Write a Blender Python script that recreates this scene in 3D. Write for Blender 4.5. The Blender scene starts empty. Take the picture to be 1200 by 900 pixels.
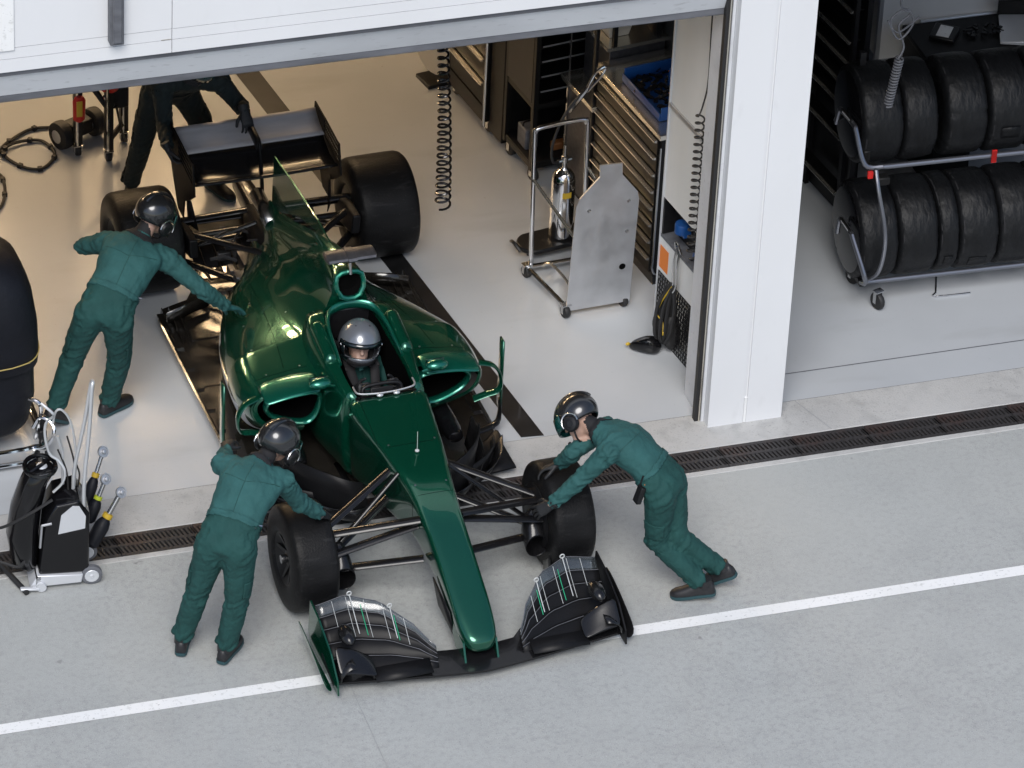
import bpy, bmesh, math, random
from mathutils import Vector as V, Matrix, noise
from mathutils.bvhtree import BVHTree
SC = bpy.context.scene
COL = SC.collection
R = math.radians
random.seed(7)

# ------------------------------------------------------------------ camera, sky, sun, exposure
cam = bpy.data.cameras.new('camera'); co = bpy.data.objects.new('camera', cam); COL.objects.link(co)
cam.lens = 180.0; cam.sensor_width = 36.0; cam.clip_start = 0.5; cam.clip_end = 3000
CR = ((0.9540936876630869, -0.2962770085971257, 0.04387675168230487),
      (0.134782208754802, 0.5555452177419964, 0.8204896509080264),
      (0.26746773892308756, 0.7769101912195107, -0.56997505508104))
CP = V((-10.050111512808279, -25.258146997675755, 19.10365635629676))
mw = Matrix.Identity(4)
for i in range(3):
    mw[i][0] = CR[0][i]; mw[i][1] = CR[1][i]; mw[i][2] = -CR[2][i]; mw[i][3] = CP[i]
co.matrix_world = mw
SC.camera = co

SUN_EL, SUN_AZ = 50.0, 202.0          # azimuth the light comes from, clockwise from +Y
w = bpy.data.worlds.new('World'); SC.world = w; w.use_nodes = True
nt = w.node_tree; nt.nodes.clear()
sky = nt.nodes.new('ShaderNodeTexSky'); sky.sky_type = 'NISHITA'; sky.sun_disc = False
sky.sun_elevation = R(SUN_EL); sky.sun_rotation = R(SUN_AZ); sky.air_density = 1.0; sky.dust_density = 1.9; sky.ozone_density = 1.0
bg = nt.nodes.new('ShaderNodeBackground'); bg.inputs[1].default_value = 0.085
wo = nt.nodes.new('ShaderNodeOutputWorld')
nt.links.new(sky.outputs[0], bg.inputs[0]); nt.links.new(bg.outputs[0], wo.inputs[0])
sl = bpy.data.lights.new('sun', 'SUN'); sl.energy = 1.5; sl.angle = R(32); sl.color = (1.0, 0.985, 0.96)
so = bpy.data.objects.new('sun', sl); COL.objects.link(so)
sd = V((math.sin(R(SUN_AZ)) * math.cos(R(SUN_EL)), math.cos(R(SUN_AZ)) * math.cos(R(SUN_EL)), math.sin(R(SUN_EL))))
so.rotation_euler = sd.to_track_quat('Z', 'Y').to_euler()
SC.view_settings.view_transform = 'Standard'; SC.view_settings.look = 'None'
SC.view_settings.exposure = 0.72; SC.view_settings.gamma = 1.0
SC.render.engine = 'CYCLES'
SC.cycles.use_denoising = True
SC.cycles.max_bounces = 8; SC.cycles.diffuse_bounces = 4; SC.cycles.glossy_bounces = 4
SC.cycles.sample_clamp_indirect = 6.0

# ------------------------------------------------------------------ materials
def mat(name, col, rough=0.5, metal=0.0, coat=0.0, spec=0.5, nscale=0, namt=0.0, bump=0.0, bscale=60, rvar=0.0,
        emit=None, estr=0.0, trans=0.0, stretch=(1, 1, 1), sheen=0.0, coat_rough=0.04):
    m = bpy.data.materials.new(name); m.use_nodes = True
    n = m.node_tree.nodes; L = m.node_tree.links; b = n['Principled BSDF']
    b.inputs['Base Color'].default_value = (*col, 1); b.inputs['Roughness'].default_value = rough
    b.inputs['Metallic'].default_value = metal; b.inputs['Coat Weight'].default_value = coat
    b.inputs['Coat Roughness'].default_value = coat_rough; b.inputs['Specular IOR Level'].default_value = spec
    b.inputs['Transmission Weight'].default_value = trans; b.inputs['Sheen Weight'].default_value = sheen
    if emit: b.inputs['Emission Color'].default_value = (*emit, 1); b.inputs['Emission Strength'].default_value = estr
    tc = n.new('ShaderNodeTexCoord'); mp = n.new('ShaderNodeMapping'); mp.inputs['Scale'].default_value = stretch
    L.new(tc.outputs['Object'], mp.inputs[0])
    if nscale:
        t = n.new('ShaderNodeTexNoise'); t.inputs['Scale'].default_value = nscale; t.inputs['Detail'].default_value = 6
        L.new(mp.outputs[0], t.inputs['Vector'])
        rp = n.new('ShaderNodeMapRange'); rp.inputs[1].default_value = 0.3; rp.inputs[2].default_value = 0.7
        rp.inputs[3].default_value = 1 - namt; rp.inputs[4].default_value = 1 + namt
        L.new(t.outputs[0], rp.inputs[0])
        mx = n.new('ShaderNodeVectorMath'); mx.operation = 'SCALE'; mx.inputs[0].default_value = col
        L.new(rp.outputs[0], mx.inputs['Scale']); L.new(mx.outputs[0], b.inputs['Base Color'])
        if rvar:
            r2 = n.new('ShaderNodeMapRange'); r2.inputs[1].default_value = 0.3; r2.inputs[2].default_value = 0.7
            r2.inputs[3].default_value = max(0, rough - rvar); r2.inputs[4].default_value = rough + rvar
            L.new(t.outputs[0], r2.inputs[0]); L.new(r2.outputs[0], b.inputs['Roughness'])
    if bump:
        t = n.new('ShaderNodeTexNoise'); t.inputs['Scale'].default_value = bscale; t.inputs['Detail'].default_value = 5
        L.new(mp.outputs[0], t.inputs['Vector'])
        bp = n.new('ShaderNodeBump'); bp.inputs['Strength'].default_value = bump; bp.inputs['Distance'].default_value = 0.01
        L.new(t.outputs[0], bp.inputs['Height']); L.new(bp.outputs[0], b.inputs['Normal'])
    return m

def ramp_mix(m, layers, base):
    """base colour under noise-thresholded layers: (scale, detail, lo, hi, colour, vector-stretch)"""
    n = m.node_tree.nodes; L = m.node_tree.links; b = n['Principled BSDF']
    tc = n.new('ShaderNodeTexCoord'); cur = None
    for sc, det, lo, hi, col, st in layers:
        mp = n.new('ShaderNodeMapping'); mp.inputs['Scale'].default_value = st
        L.new(tc.outputs['Object'], mp.inputs[0])
        t = n.new('ShaderNodeTexNoise'); t.inputs['Scale'].default_value = sc; t.inputs['Detail'].default_value = det
        L.new(mp.outputs[0], t.inputs['Vector'])
        rp = n.new('ShaderNodeMapRange'); rp.inputs[1].default_value = lo; rp.inputs[2].default_value = hi
        L.new(t.outputs[0], rp.inputs[0])
        mx = n.new('ShaderNodeMix'); mx.data_type = 'RGBA'
        L.new(rp.outputs[0], mx.inputs[0])
        if cur is None: mx.inputs[6].default_value = (*base, 1)
        else: L.new(cur, mx.inputs[6])
        mx.inputs[7].default_value = (*col, 1); cur = mx.outputs[2]
    L.new(cur, b.inputs['Base Color'])
    return m

K = {}
K['concrete'] = ramp_mix(mat('concrete_mat', (.41, .44, .43), .85, bump=.3, bscale=150, spec=.3),
    [(1.3, 6, .40, .66, (.368, .382, .376), (1, 1, 1)), (4, 8, .46, .76, (.335, .348, .343), (1, 1, 1)), (.8, 5, .55, .80, (.355, .368, .362), (.35, 1, 1)),
     (26, 7, .46, .78, (.30, .308, .305), (1, 1, 1)), (110, 4, .58, .75, (.20, .20, .20), (1, 1, 1)), (130, 2, .60, .76, (.52, .53, .54), (1, 1, 1)), (7, 2, .74, .78, (.20, .20, .20), (1, 1, 1)), (.5, 3, .45, .8, (.395, .410, .403), (1, 1, 1))], (.385, .400, .392))
K['apron'] = ramp_mix(mat('apron_concrete', (.42, .42, .41), .85, bump=.3, bscale=110),
    [(2, 6, .4, .7, (.38, .38, .375), (1, 1, 1)), (8, 8, .5, .72, (.34, .34, .335), (1, 1, 1)),
     (90, 3, .58, .8, (.22, .22, .215), (1, 1, 1)), (1.0, 3, .5, .8, (.50, .50, .49), (1, 1, 1))], (.45, .45, .44))
K['floor'] = ramp_mix(mat('epoxy_floor', (.55, .56, .57), .26, coat=.25, coat_rough=.22),
    [(1.2, 5, .4, .7, (.43, .452, .475), (1, 1, 1)), (2.6, 7, .56, .74, (.40, .415, .43), (.35, 1, 1)), (14, 3, .74, .80, (.36, .355, .35), (1, 1, 1)), (70, 3, .70, .8, (.33, .34, .35), (1, 1, 1))], (.465, .488, .512))
K['line'] = ramp_mix(mat('line_paint', (.8, .81, .82), .6), [(3, 5, .5, .75, (.70, .71, .70), (.4, 1, 1)), (30, 6, .58, .75, (.6, .61, .6), (1, 1, 1)), (90, 4, .63, .72, (.40, .41, .41), (.6, 1, 1))], (.79, .80, .80))
K['white'] = ramp_mix(mat('white_wall', (.8, .81, .83), .55), [(1.5, 5, .42, .75, (.675, .685, .70), (1, 1, .5)), (9, 6, .62, .85, (.64, .65, .665), (1, 1, .4)), (40, 4, .72, .85, (.50, .51, .52), (1, 1, .6))], (.70, .712, .73))
K['panelwhite'] = ramp_mix(mat('panel_white', (.7, .7, .68), .45), [(2, 5, .45, .75, (.62, .62, .6), (1, 1, .3))], (.7, .7, .685))
K['lintel'] = ramp_mix(mat('lintel_paint', (.6, .62, .65), .5), [(3, 6, .45, .75, (.5, .515, .54), (.4, 1, 1)), (40, 4, .6, .85, (.38, .39, .41), (.3, 1, 1))], (.6, .62, .65))
K['seal'] = mat('grey_seal', (.11, .115, .13), .6, nscale=20, namt=.25, stretch=(.2, 1, 1))
K['stripe'] = mat('stripe_paint', (.012, .012, .013), .35, nscale=9, namt=.3, coat=.2)
K['iron'] = ramp_mix(mat('drain_iron', (.035, .032, .032), .6), [(2, 5, .55, .7, (.046, .027, .023), (1, 1, 1)), (30, 4, .5, .7, (.022, .021, .021), (1, 1, 1))], (.034, .032, .033))
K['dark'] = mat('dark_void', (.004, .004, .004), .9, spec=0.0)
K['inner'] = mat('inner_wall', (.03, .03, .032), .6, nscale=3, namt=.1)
K['green'] = mat('metallic_green_paint', (.003, .092, .050), .19, metal=.66, coat=1.0, coat_rough=.02, nscale=2.0, namt=.04)
K['greenlip'] = mat('green_lip_paint', (.006, .16, .105), .26, metal=.7, coat=1.0, coat_rough=.03)
K['carbon'] = mat('gloss_carbon', (.008, .008, .009), .25, spec=.35, coat=.25, coat_rough=.05, nscale=220, namt=.3)
K['carbonsat'] = mat('satin_carbon', (.009, .009, .010), .40, nscale=200, namt=.3, spec=.16)
K['carbonlight'] = mat('worn_carbon', (.10, .10, .108), .36, metal=.7, nscale=30, namt=.2)
K['floorcarbon'] = mat('floor_carbon', (.016, .014, .012), .16, coat=.7, coat_rough=.08, nscale=6, namt=.35, rvar=.06)
K['tyre'] = ramp_mix(mat('slick_rubber', (.02, .02, .021), .46, spec=.16, bump=.25, bscale=90), [(9, 6, .45, .75, (.012, .012, .013), (.3, 1, 1)), (22, 6, .60, .8, (.030, .030, .031), (.25, 1, 1)), (110, 3, .70, .8, (.10, .10, .10), (1, 1, 1))], (.007, .007, .0075))
K['rim'] = mat('black_rim', (.012, .012, .013), .35, metal=.4)
K['steel'] = mat('steel', (.55, .55, .55), .25, metal=1.0)
K['chrome'] = mat('chrome', (.75, .76, .78), .10, metal=1.0)
K['alu'] = mat('brushed_alu', (.56, .57, .59), .42, metal=.75, nscale=7, namt=.10, bump=.05, bscale=30, rvar=.08)
K['silver'] = mat('silver_paint', (.62, .64, .67), .4, metal=.3)
K['whitetube'] = mat('silvery_tube', (.60, .62, .64), .28, metal=.5)
K['matte'] = mat('matte_black', (.007, .007, .008), .6, spec=.12)
K['black'] = mat('black_plastic', (.008, .008, .009), .42, spec=.35, nscale=30, namt=.2)
K['gloss'] = mat('black_gloss', (.005, .005, .006), .16, coat=.2, spec=.35)
K['rubber'] = mat('black_rubber', (.016, .016, .017), .6)
K['cab'] = mat('cabinet_black', (.007, .007, .007), .45, spec=.25, nscale=5, namt=.2)
K['bronze'] = mat('drawer_pull', (.72, .68, .60), .22, metal=.9)
K['blue'] = mat('blue_plastic', (.008, .06, .22), .4)
K['orange'] = mat('orange_plastic', (.75, .20, .02), .5)
K['amber'] = mat('amber_plastic', (.22, .09, .03), .5)
K['red'] = mat('red_plastic', (.55, .015, .012), .4)
K['yellow'] = mat('yellow_plastic', (.52, .35, .03), .45)
K['lime'] = mat('lime_plastic', (.42, .50, .03), .45)
K['blanket'] = mat('tyre_cover_cloth', (.0055, .006, .007), .50, nscale=7, namt=.3, bump=.9, bscale=14, spec=.26, stretch=(2.2, 1, 1))
K['blanket2'] = mat('padded_cover_cloth', (.006, .007, .011), .55, nscale=5, namt=.2, bump=.8, bscale=9, spec=.3)
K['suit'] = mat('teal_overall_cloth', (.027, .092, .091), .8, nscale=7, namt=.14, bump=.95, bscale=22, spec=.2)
K['trouser'] = mat('shaded_leg_cloth', (.016, .062, .058), .8, nscale=7, namt=.14, bump=.95, bscale=22, spec=.2)  # legs of the overalls, shade painted in; the upward-facing torso is lighter
K['racesuit'] = mat('dark_green_race_suit', (.007, .040, .037), .75, nscale=9, namt=.12, bump=.7, bscale=26, spec=.2)
K['seam'] = mat('dark_seam_cloth', (.006, .052, .048), .8)
K['darksuit'] = mat('dark_overall_cloth', (.004, .011, .012), .8, nscale=7, namt=.12, bump=.5, bscale=30)
K['skin'] = mat('skin', (.42, .27, .21), .5, nscale=12, namt=.06)
K['hair'] = mat('dark_hair', (.02, .015, .012), .6)
K['glove'] = mat('black_glove', (.012, .013, .015), .6, nscale=40, namt=.3)
K['tealglove'] = mat('teal_glove', (.015, .08, .085), .6, nscale=40, namt=.2)
K['collar'] = mat('black_collar_cloth', (.010, .010, .012), .8)
K['helmetdark'] = mat('dark_metallic_helmet', (.035, .037, .040), .25, metal=.6, coat=.8, coat_rough=.06, nscale=10, namt=.2)
K['helmetgrey'] = mat('grey_helmet', (.17, .185, .21), .28, metal=.35, coat=1.0, coat_rough=.03)
K['visor'] = mat('dark_visor', (.006, .010, .012), .06, coat=1.0)
K['greenvisor'] = mat('green_visor', (.006, .05, .045), .08, coat=1.0)
K['shoe'] = mat('black_shoe', (.014, .014, .016), .5, nscale=30, namt=.3)
K['sole'] = mat('teal_sole', (.02, .06, .07), .55)
K['eye'] = mat('eye_white', (.7, .68, .65), .2)
K['cream'] = mat('cream_plastic', (.65, .6, .5), .4)
K['lamp'] = mat('lamp_diffuser', (.8, .8, .8), .5, emit=(1.0, .68, .37), estr=50)
K['clear'] = mat('smoked_clear_plastic', (.24, .27, .29), .16, trans=.85, coat=.5)
K['joint'] = mat('joint_filler', (.30, .31, .32), .8)
K['piping'] = mat('tan_piping', (.40, .31, .10), .6)
K['rack'] = mat('rack_tube', (.22, .23, .26), .28, metal=.85)
K['wire'] = mat('pale_wire', (.50, .52, .52), .35)
K['wingflap'] = mat('sky_sheen_carbon', (.42, .42, .44), .34, metal=.05, nscale=14, namt=.15, stretch=(.2, 1, 1))  # pale base stands in for bright sky reflected in the dark carbon flap
K['greenwire'] = mat('green_wire', (.02, .32, .16), .4)

# ------------------------------------------------------------------ mesh builder
def crv(pts, n=8, closed=False):
    P = [V(p) for p in pts]; out = []; m = len(P)
    rng = range(m if closed else m - 1)
    for i in rng:
        if closed: a, b, c, d = P[(i - 1) % m], P[i], P[(i + 1) % m], P[(i + 2) % m]
        else: a, b, c, d = P[max(i - 1, 0)], P[i], P[i + 1], P[min(i + 2, m - 1)]
        for k in range(n):
            t = k / n
            out.append(.5 * ((2 * b) + (c - a) * t + (2 * a - 5 * b + 4 * c - d) * t * t + (3 * b - a - 3 * c + d) * t ** 3))
    if not closed: out.append(P[-1])
    return out

def lerp(a, b, t): return a + (b - a) * t

class MB:
    def __init__(s): s.bm = bmesh.new(); s.mi = 0
    def _f(s, vs):
        try:
            f = s.bm.faces.new(vs); f.material_index = s.mi; return f
        except ValueError: return None
    def loft(s, rings, cap=(True, True), closed=True):
        rs = [[s.bm.verts.new(V(p)) for p in r] for r in rings]; n = len(rs[0])
        for a, b in zip(rs, rs[1:]):
            for i in range(n if closed else n - 1):
                s._f((a[i], a[(i + 1) % n], b[(i + 1) % n], b[i]))
        if closed:
            if cap[0]: s._f(list(reversed(rs[0])))
            if cap[1]: s._f(rs[-1])
        return s
    def sheet(s, rows): return s.loft(rows, (False, False), False)
    def box(s, c, d, rot=None):
        c = V(c); h = V(d) / 2; rt = rot or Matrix.Identity(3)
        P = [s.bm.verts.new(c + rt @ V((x * h.x, y * h.y, z * h.z))) for z in (-1, 1) for y in (-1, 1) for x in (-1, 1)]
        for q in ((0, 2, 3, 1), (4, 5, 7, 6), (0, 1, 5, 4), (1, 3, 7, 5), (3, 2, 6, 7), (2, 0, 4, 6)): s._f([P[i] for i in q])
        return s
    def span(s, a, b):
        a = V(a); b = V(b); return s.box((a + b) / 2, [abs(x) for x in (b - a)])
    def tube(s, pts, r, n=8, closed=False, ell=None, cap=True):
        P = [V(p) for p in pts]; m = len(P)
        rr = r if isinstance(r, (list, tuple)) else [r] * m
        T = []
        for i in range(m):
            a = P[(i - 1) % m] if closed else P[max(i - 1, 0)]; b = P[(i + 1) % m] if closed else P[min(i + 1, m - 1)]
            t = (b - a); T.append(t.normalized() if t.length > 1e-9 else V((0, 0, 1)))
        up = V((0, 0, 1)) if abs(T[0].z) < .9 else V((1, 0, 0))
        if ell: up = V(ell[0])
        rings = []
        for i in range(m):
            x = up - T[i] * up.dot(T[i])
            if x.length < 1e-6: x = T[i].orthogonal()
            x.normalize(); y = T[i].cross(x)
            if not ell: up = x
            k = ell[1] if ell else 1
            rings.append([P[i] + (x * math.cos(2 * math.pi * j / n) * k + y * math.sin(2 * math.pi * j / n)) * rr[i] for j in range(n)])
        if closed: rings.append(None)
        if closed:
            rs = [[s.bm.verts.new(p) for p in r_] for r_ in rings[:-1]]; rs.append(rs[0])
            for a, b in zip(rs, rs[1:]):
                for i in range(n): s._f((a[i], a[(i + 1) % n], b[(i + 1) % n], b[i]))
            return s
        return s.loft(rings, (cap, cap))
    def capsule(s, a, b, ra, rb, n=12):
        a = V(a); b = V(b); d = (b - a); L = d.length; d = d / L if L > 1e-6 else V((0, 0, 1))
        pts, rs = [], []
        for k in range(4, 0, -1):
            t = k / 4 * math.pi / 2; pts.append(a - d * ra * math.sin(t)); rs.append(max(ra * math.cos(t), ra * .06))
        for k in range(5): pts.append(a.lerp(b, k / 4)); rs.append(lerp(ra, rb, k / 4))
        for k in range(1, 5):
            t = k / 4 * math.pi / 2; pts.append(b + d * rb * math.sin(t)); rs.append(max(rb * math.cos(t), rb * .06))
        return s.tube(pts, rs, n)
    def lathe(s, prof, o=(0, 0, 0), ax=(0, 0, 1), n=24, cap=False):
        o = V(o); ax = V(ax).normalized(); x = ax.orthogonal().normalized(); y = ax.cross(x)
        rings = [[o + ax * h + (x * math.cos(2 * math.pi * j / n) + y * math.sin(2 * math.pi * j / n)) * r for j in range(n)] for r, h in prof]
        return s.loft(rings, (cap, cap))
    def ball(s, c, rad, nu=16, nv=10, rot=None):
        c = V(c); rad = V((rad,) * 3) if not isinstance(rad, (tuple, list, V)) else V(rad); rt = rot or Matrix.Identity(3)
        rings = []
        for i in range(nv + 1):
            ph = math.pi * min(max(i / nv, .01), .99)
            rings.append([c + rt @ V((rad.x * math.sin(ph) * math.cos(2 * math.pi * j / nu), rad.y * math.sin(ph) * math.sin(2 * math.pi * j / nu), rad.z * math.cos(ph))) for j in range(nu)])
        return s.loft(rings)
    def prism(s, poly, ext):
        e = V(ext); a = [V(p) for p in poly]
        return s.loft([a, [p + e for p in a]])
    def build(s, name, m=None, parent=None, smooth=38, bevel=0, sub=0, solid=0, off=None, recalc=True, soff=0):
        if recalc: bmesh.ops.recalc_face_normals(s.bm, faces=s.bm.faces)
        me = bpy.data.meshes.new(name)
        if off is not None: bmesh.ops.translate(s.bm, verts=s.bm.verts, vec=-V(off))
        if smooth:
            for f in s.bm.faces: f.smooth = True
            a = R(smooth)
            for e in s.bm.edges:
                if len(e.link_faces) == 2 and e.calc_face_angle(0) > a: e.smooth = False
        s.bm.to_mesh(me); s.bm.free()
        for q in (m if isinstance(m, (list, tuple)) else [m]):
            if q: me.materials.append(K[q] if isinstance(q, str) else q)
        o = bpy.data.objects.new(name, me); COL.objects.link(o)
        if parent: o.parent = parent
        if solid: md = o.modifiers.new('solid', 'SOLIDIFY'); md.thickness = solid; md.offset = soff
        if sub: md = o.modifiers.new('sub', 'SUBSURF'); md.levels = sub; md.render_levels = sub
        if bevel: md = o.modifiers.new('bevel', 'BEVEL'); md.width = bevel; md.segments = 2; md.limit_method = 'ANGLE'; md.angle_limit = R(40)
        return o

def tag(o, label=None, cat=None, group=None, kind=None):
    if label: o['label'] = label
    if cat: o['category'] = cat
    if group: o['group'] = group
    if kind: o['kind'] = kind
    return o
def thing(name, label, cat, loc=(0, 0, 0), rz=0, group=None):
    o = bpy.data.objects.new(name, None); COL.objects.link(o); o.location = loc; o.rotation_euler = (0, 0, rz)
    o.empty_display_size = .1
    return tag(o, label, cat, group)
def copy_tree(o, loc=None, rz=None, label=None, parent=None):
    c = o.copy(); COL.objects.link(c); c.parent = parent
    for ch in [x for x in bpy.data.objects if x.parent == o]: copy_tree(ch, parent=c)
    if loc is not None: c.location = loc
    if rz is not None: c.rotation_euler = (0, 0, rz)
    if label: c['label'] = label
    return c
def castor(parent, x, y, r=.05, m='rubber', fork='steel', ang=0, name='castor'):
    b = MB(); ax = V((math.cos(ang), math.sin(ang), 0)); c = V((x, y, r))
    b.lathe([(r * .3, -.018), (r * .92, -.018), (r, -.010), (r, .010), (r * .92, .018), (r * .3, .018)], c, ax, 18, True)
    o = b.build(name, m, parent)
    f = MB(); f.box(c + ax * .026 + V((0, 0, r * .5)), (.008, .03, r * 1.4), Matrix.Rotation(ang, 3, 'Z'))
    f.box(c - ax * .026 + V((0, 0, r * .5)), (.008, .03, r * 1.4), Matrix.Rotation(ang, 3, 'Z'))
    f.box(c + V((0, 0, r * 1.25)), (.065, .05, .008), Matrix.Rotation(ang, 3, 'Z'))
    f.lathe([(.012, -.026), (.012, .026)], c, ax, 8, True)
    f.build('fork', fork, o)
    return o
GA = R(8.0)                                  # the garage fittings stand at a slight angle to the door line
gd = V((-math.sin(GA), math.cos(GA), 0)); gn = V((math.cos(GA), math.sin(GA), 0))
# ------------------------------------------------------------------ ground
def struct(name, b, m, **k): return tag(b.build(name, m, **k), kind='structure')
b = MB(); b.sheet([[(-60, -70, 0), (60, -70, 0)], [(-60, -.49, 0), (60, -.49, 0)]]); struct('pit_lane', b, 'concrete')
b = MB(); b.span((-20, -.49, -.03), (20, -.44, .003)); struct('drain_kerb', b, 'apron', bevel=.006)
b = MB(); b.span((-20, -.215, -.15), (20, .16, .006)); struct('apron', b, 'apron', bevel=.006)
b = MB(); b.sheet([[(-14, .16, .004), (14, .16, .004)], [(-14, 9.2, .004), (14, 9.2, .004)]]); struct('garage_floor', b, 'floor')
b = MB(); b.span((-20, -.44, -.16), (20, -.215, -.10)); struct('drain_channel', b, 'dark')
b = MB(); b.sheet([[(-15, -1.98, .004), (15, -1.98, .004)], [(-15, -1.885, .004), (15, -1.885, .004)]]); struct('painted_line', b, 'line')
b = MB(); b.prism([(-1.21, .185, .0045), (-1.06, .17, .0045), (-1.69 - .06, 5.40, .0045), (-1.86 - .06, 5.40, .0045)], (0, 0, .004)); struct('floor_stripe', b, 'stripe')
b = MB(); b.sheet([[(.5, .452, .0085), (6, .452, .0085)], [(.5, .459, .0085), (6, .459, .0085)]]); struct('floor_joint', b, 'seal')
b = MB()
for px in (-3.05, .78, 3.6):
    dx = .42 if px > 0 else .35
    b.sheet([[(px, -.21, .0075), (px + .006, -.21, .0075)], [(px - dx * .3, .15, .0075), (px - dx * .3 + .006, .15, .0075)]])
for px in (-2.98, 4.0):
    b.sheet([[(px, -9, .004), (px + .003, -9, .004)], [(px, -.5, .004), (px + .003, -.5, .004)]])
struct('slab_joint', b, 'joint')

# drain: cast iron grates laid end to end
def grate_mesh():
    b = MB(); L = .50; x0 = .002
    for y0, y1 in ((-.44, -.412), (-.340, -.315), (-.243, -.216)): b.span((x0, y0, -.03), (L - .002, y1, .002))
    n = 17
    for k in range(n + 1):
        x = x0 + (L - .004) * k / n
        for y0, y1 in ((-.412, -.340), (-.315, -.243)):
            sk = -.018
            b.prism([(x - .0075, y0, -.028), (x + .0075, y0, -.028), (x + .0075 + sk, y1, -.028), (x - .0075 + sk, y1, -.028)], (0, 0, .0285))
    return b
g0 = grate_mesh().build('drain_grate', 'iron', smooth=0)
tag(g0, 'dark cast iron slotted drain grate set in the concrete before the garages', 'drain grate', 'drain grates laid end to end')
for i in range(-12, 9):
    if i == -12: g0.location.x = i * .5; continue
    c = g0.copy(); COL.objects.link(c); c.location.x = i * .5

# ------------------------------------------------------------------ the pit building
bld = thing('pit_building', 'white pit building front with square pillar, lintel and open garage bays', 'building', (0, 0, 0))
b = MB(); b.span((0, 0, .006), (.24, .46, 5.2)); b.span((.24, .012, .006), (.262, .46, 5.2)); b.span((.262, 0, .006), (.507, .46, 5.2))
b.build('pillar', 'white', bld)
b = MB(); b.span((.242, .0, .008), (.260, .0135, .20)); b.build('groove_filler', 'line', bld)
b = MB(); b.span((-.022, .075, .006), (-.002, .40, 5.2)); b.build('pillar_side_plate', 'lintel', bld)
b = MB(); b.span((-.062, .085, .006), (-.040, .13, 4.0)); b.build('door_track', 'rubber', bld)
b = MB(); b.span((-.039, .078, .006), (-.030, .115, 4.0)); b.build('track_strip', 'bronze', bld)
b = MB(); b.span((-.029, .088, .006), (-.0225, .13, 4.0)); b.build('track_seal', 'rubber', bld)
# facade panels above the door
b = MB()
for x0, x1 in ((-12, -7.0), (-6.996, -3.596), (-3.592, -.03)):
    b.span((x0, 0, 3.50), (x1, .12, 5.4)); b.span((x0, .002, 3.425), (x1, .12, 3.496)); b.span((x0, .0, 3.335), (x1, .12, 3.421))
b.build('facade_panel', 'white', bld)
b = MB(); b.span((-12, .03, 3.29), (-.03, .14, 3.334)); b.build('shadow_gap_strip', 'seal', bld)
b = MB(); b.prism([(-12, .05, 3.288), (-12, .125, 3.10), (-12, .20, 3.10), (-12, .20, 3.288)], (11.95, 0, 0)); b.build('lintel', 'lintel', bld)
b = MB(); b.span((-12, .13, 3.045), (-.045, .19, 3.098)); b.build('lintel_seal', 'seal', bld, bevel=.008)
b = MB(); b.span((.515, .0, 3.34), (12, .2, 5.4)); b.build('facade_panel', 'white', bld)
b = MB(); b.span((-3.66, -.001, 3.425), (-3.60, .0, 3.43)); b.build('sealant', 'bronze', bld)
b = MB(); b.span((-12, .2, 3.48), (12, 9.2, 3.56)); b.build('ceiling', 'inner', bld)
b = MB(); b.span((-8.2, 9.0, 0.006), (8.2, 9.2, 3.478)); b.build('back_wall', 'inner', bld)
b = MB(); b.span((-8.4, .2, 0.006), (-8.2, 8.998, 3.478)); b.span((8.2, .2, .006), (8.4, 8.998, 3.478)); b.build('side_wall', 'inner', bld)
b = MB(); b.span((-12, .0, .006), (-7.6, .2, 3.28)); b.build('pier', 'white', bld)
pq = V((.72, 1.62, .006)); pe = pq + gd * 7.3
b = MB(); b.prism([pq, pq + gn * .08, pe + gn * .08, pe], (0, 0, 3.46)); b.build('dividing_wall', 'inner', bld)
# bracket and plate on the fascia
b = MB(); b.span((-3.985, -.07, 3.47), (-3.90, -.002, 4.3)); b.span((-3.97, -.085, 3.49), (-3.915, -.071, 4.3))
tag(b.build('cable_duct', 'seal', bevel=.008), 'dark grey vertical cable duct ending on the white facade above the door', 'cable duct')
b = MB(); b.span((-5.2, -.012, 3.485), (-4.545, -.001, 4.3)); tag(b.build('wall_plate', 'line', bevel=.004), 'bright white plate fixed to the facade at the top left corner', 'wall plate')

# ceiling lamps of the garage: twin warm tubes in metal trays
lam = thing('ceiling_lamp', 'warm twin tube ceiling lamp over the garage bay', 'ceiling lamp', (0, 0, 0), group='warm ceiling lamps inside the garages')
b = MB(); b.span((-.72, -.16, -.06), (.72, .16, -.001)); b.build('tray', 'silver', lam, bevel=.01)
for y in (-.07, .07):
    b = MB(); b.tube([(-.58, y, -.085), (.58, y, -.085)], .016, 8); b.build('tube', 'lamp', lam)
k = 0
for y in (6.3, 7.3, 8.3):
    for x in (-5.6, -3.6, -1.6):
        if k == 0: lam.location = (x, y, 3.477)
        else: copy_tree(lam, (x, y, 3.477))
        k += 1

# ------------------------------------------------------------------ partition panel beside the pillar
pb = V((-.04, .12, 0)) + gn * .2
pt = thing('service_wall', 'white service panel with a dark recess and perforated black foot beside the pillar', 'panel', pb, GA)
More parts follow.
